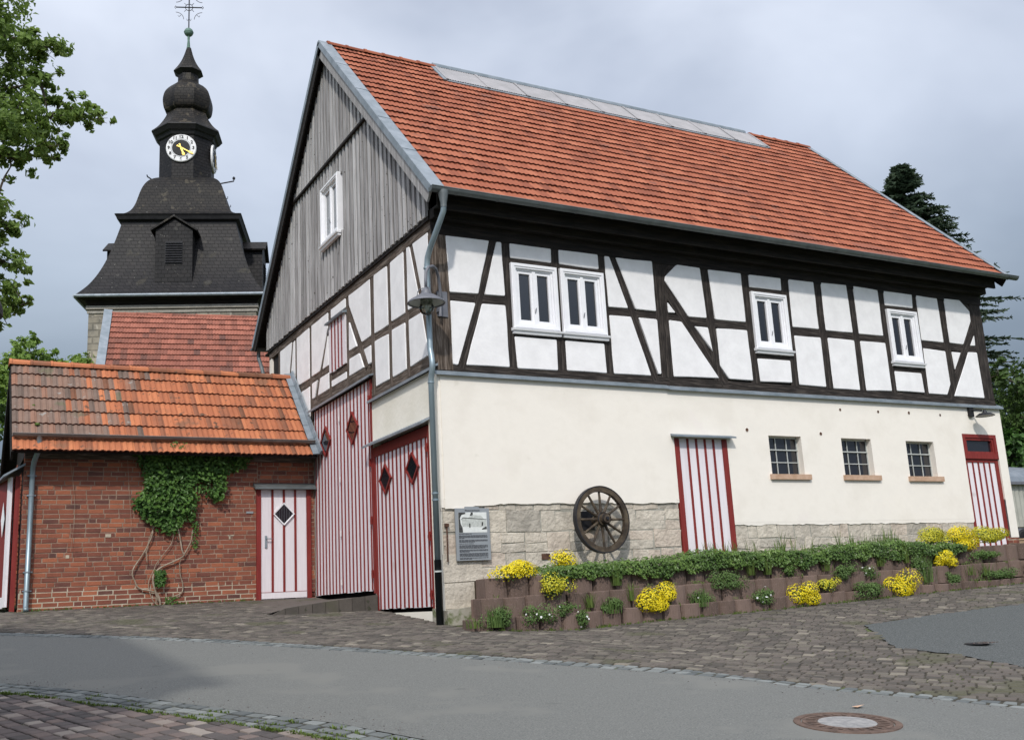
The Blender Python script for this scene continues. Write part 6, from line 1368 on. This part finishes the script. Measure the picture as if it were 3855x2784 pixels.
broadleaf('maple_tree', 'tall maple tree with fresh green leaves overhanging at the left edge', 'tree', (-8.3, 10.2, .9), (-8.0, 10.0, 9.0), .30, ML, 40000, .135, 'maple')
LT = [(-4.26, 28.88, 10.31, 0.9), (-4.04, 28.73, 11.03, 0.61), (-3.39, 29.02, 10.52, 0.72), (-4.98, 29.02, 9.73, 0.87), (-4.55, 29.17, 8.57, 1.3), (-3.68, 29.46, 8.86, 1.3)]
broadleaf('young_lime_tree', 'fresh light green tree rising behind the left end of the shed roof', 'tree', (-4.4, 29.2, 1.6), (-4.2, 29.2, 8.0), .18, LT, 6000, .17, 'limeleaf')
LT2 = [(-2.74, 28.88, 10.09, 0.72), (-2.08, 28.73, 10.38, 0.61), (-1.79, 29.02, 10.02, 0.65), (-2.45, 29.02, 9.0, 1.01), (-1.65, 29.17, 9.0, 0.87)]
broadleaf('young_lime_tree', 'light green tree in front of the grey tower wall behind the shed roof', 'tree', (-2.2, 29.3, 1.6), (-2.2, 29.3, 7.8), .16, LT2, 4500, .17, 'limeleaf')
broadleaf('dark_shrub', 'dark green bush beyond the open shed door at the left edge', 'shrub', (-6.3, 14.8, 1.2), (-6.3, 14.8, 2.6), .08, [(-5.8, 14.8, 5.6, .55), (-6.3, 14.9, 5.0, .9), (-5.75, 14.8, 4.4, .6), (-6.2, 15, 3.4, 1.0), (-5.7, 14.9, 2.8, .6), (-6.3, 15, 2.1, .9), (-7, 15, 4.0, 1.2)], 4500, .16, 'darkleaf')
RT_ = [(18.0, 2.9, 5.5, .55), (18.5, 2.6, 5.1, .8), (18.4, 2.5, 4.2, .9), (19.2, 2.4, 5.2, .9), (19.8, 2.9, 4.6, 1.1), (19.0, 3.6, 4.0, 1.1), (18.9, 2.2, 3.2, .9), (20.5, 3.6, 5.2, 1.2)]
broadleaf('hedge_tree', 'mid green leafy tree behind the right corner of the barn', 'tree', (19.4, 3.6, .8), (19.3, 3.4, 4), .16, RT_, 6500, .13, 'darkleaf', 'trees beyond the barn')
broadleaf('hedge_tree', 'darker large-leaved bush below the leafy tree beside the trailer', 'tree', (17.6, 3.2, .8), (17.7, 3.1, 2.6), .10, [(17.3, 3.0, 3.6, .6), (17.8, 2.8, 3.3, .8), (17.6, 3.1, 2.5, .8), (18.4, 3.0, 2.7, .9), (17.4, 3.4, 4.3, .5)], 3600, .17, 'ivy', 'trees beyond the barn')
# spruce
sp = thing('spruce_tree', 'dark spruce with drooping branches rising behind the red roof', 'tree', (20.3, 6.9, .9))
mb = MB(); mb.tube([(0, 0, -.3), (0, 0, 6), (0, 0, 12.6)], [.24, .15, .015], 9); mb.build('trunk', 'bark', sp)
mb = MB(); tw_ = MB(); z = 12.5
while z > .8:
    nb = 9 if z > 10 else 11
    L0 = (.15 + (12.65 - z) * .58) if z > 8 else 2.45 + (8 - z) * .13
    for k in range(nb):
        a = R(0, 2 * pi); l = L0 * R(.75, 1.15); up = .25 if z > 11.5 else -.05
        P = []
        for i in range(8):
            t = i / 7; P.append(Vector((cos(a) * l * t, sin(a) * l * t, z + l * (up * t - .22 * t * t + .16 * max(0, t - .6) * 1.6))))
        tw_.tube(P, [.022 * (1 - i / 8) + .004 for i in range(8)], 4)
        for i in range(1, 8):
            for s in range(int(12 + 13 * (l / 2)) if i < 7 else 10):
                p = P[i] + (P[i - 1] - P[i]) * random.random(); ang = a + random.choice([-1, 1]) * R(.5, 1.1); ll = R(.10, .26) * (1.1 - .45 * i / 8); e = p + Vector((cos(ang) * ll, sin(ang) * ll, R(-.10, .05)))
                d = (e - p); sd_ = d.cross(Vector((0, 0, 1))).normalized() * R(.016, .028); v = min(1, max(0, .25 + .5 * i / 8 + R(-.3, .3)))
                mb.face([p - sd_, p + sd_, e + sd_ * .5, e - sd_ * .5], v); hh = Vector((0, 0, R(.018, .03))); mb.face([p - hh, p + hh, e + hh * .5, e - hh * .5], v)
    z -= .17 if z > 9 else .26
tw_.build('branches', 'bark', sp); mb.build('needles', 'spruce', sp)

# ================================================================== trailer and lumber right of the barn
tl = thing('trailer', 'pale corrugated trailer with a rounded grey cover behind the barn corner', 'trailer', (17.8, 3.0, .75))
def TLb(mb, name, m, **k): return keepv(mb.build(name, m, tl, **k), tl)
mb = MB(); n = 60
for i in range(n):
    x0, x1 = 15.2 + 5 * i / n, 15.2 + 5 * (i + 1) / n; y0, y1 = (1.85 + .025 * (i % 2), 1.85 + .025 * ((i + 1) % 2)); mb.face([(x0, y0, 1.38), (x1, y1, 1.38), (x1, y1, 2.50), (x0, y0, 2.50)])
mb.box(15.2, 20.2, 1.9, 4, 1.36, 2.48); TLb(mb, 'corrugated_body', 'trailer')
mb = MB(); prev = None
for k in range(13):
    a = pi * k / 12; y, z = 2.95 - cos(a) * 1.2, 2.46 + sin(a) * .52
    if prev: mb.face([(15.1, prev[0], prev[1]), (20.3, prev[0], prev[1]), (20.3, y, z), (15.1, y, z)])
    prev = (y, z)
mb.face([(15.1, 2.95 - cos(pi * k / 12) * 1.2, 2.46 + sin(pi * k / 12) * .52) for k in range(13)]); TLb(mb, 'rounded_cover', 'tarp')
mb = MB(); mb.box(15.1, 20.3, 1.72, 1.80, 2.40, 2.47); mb.box(15.2, 20.2, 1.9, 2.1, 1.2, 1.36); mb.box(15.2, 20.2, 3.8, 4, 1.2, 1.36); TLb(mb, 'chassis', 'grey_paint')
for (x, y) in ((16.6, 1.95), (19.2, 1.95), (16.6, 3.9), (19.2, 3.9)):
    mb = MB(); mb.lathe([(.001, -.08), (.2, -.08), (.34, -.09), (.38, -.05), (.38, .05), (.34, .09), (.001, .08)], 24, (x, y, .95), 'y'); w = TLb(mb, 'wheel', 'black')
for i, (z, l_) in enumerate(((.95, 'sawn planks stacked on top beside the barn, lighter board sticking out'), (.72, 'lower planks of the stack beside the brick base of the barn'))):
    mb = MB()
    for k in range(5): mb.box(14.4, 17.0 + R(-.2, .2), .95 + k * .16, 1.09 + k * .16, z, z + .05, R(0, 1)); mb.box(14.3, 17.0, .97 + k * .16, 1.1 + k * .16, z + .07, z + .11, R(0, 1))
    o = mb.build('plank_stack', 'plank'); o['label'] = l_; o['category'] = 'planks'; o['group'] = 'planks beside the barn'
# picket of the railing at the far left
rl = thing('railing', 'thin iron railing beyond the open shed door at the left edge', 'railing', (-5.9, 9.2, g(-5.9, 9.2)))
mb = MB(); mb.tube([(-.6, 0, 1.5), (.35, 0, 1.5)], .02, 6); mb.build('handrail', 'iron', rl)
for k in range(5): mb = MB(); mb.tube([(-.5 + k * .2, 0, 0), (-.5 + k * .2, 0, 1.5)], .014, 6); mb.build('baluster', 'iron', rl)

# ================================================================== neighbour house on the near left (it throws the shadow on the road)
nh = thing('neighbour_house', 'pale rendered house beyond the left edge that shades the road', 'house', (-10.5, -6.6, g(-9, -7)))
hz = g(-8, -7)
mb = MB(); mb.box(-2.5, 2.5, -3.0, 2.6, -.5, 6.0 + -.3 - hz); mb.build('wall', 'render', nh)
ez = 5.55 - hz
mb = MB(); mb.hexa([(-3.0, -3.3, ez), (2.75, -3.3, ez), (2.75, 2.9, ez), (-3.0, 2.9, ez), (-.2, -3.3, ez + 2.2), (.0, -3.3, ez + 2.2), (.0, 2.9, ez + 2.2), (-.2, 2.9, ez + 2.2)]); rf = mb.build('roof', 'tile', nh)
for (y, z) in ((-1.8, 1.2), (.8, 1.2), (-1.8, 3.8), (.8, 3.8)):
    mb = MB(); mb.box(2.48, 2.53, y, y + 1, z, z + 1.3); w = mb.build('window', 'winwhite', nh); q = MB(); q.box(2.53, 2.536, y + .1, y + .9, z + .1, z + 1.2); q.build('pane', 'pane', w)
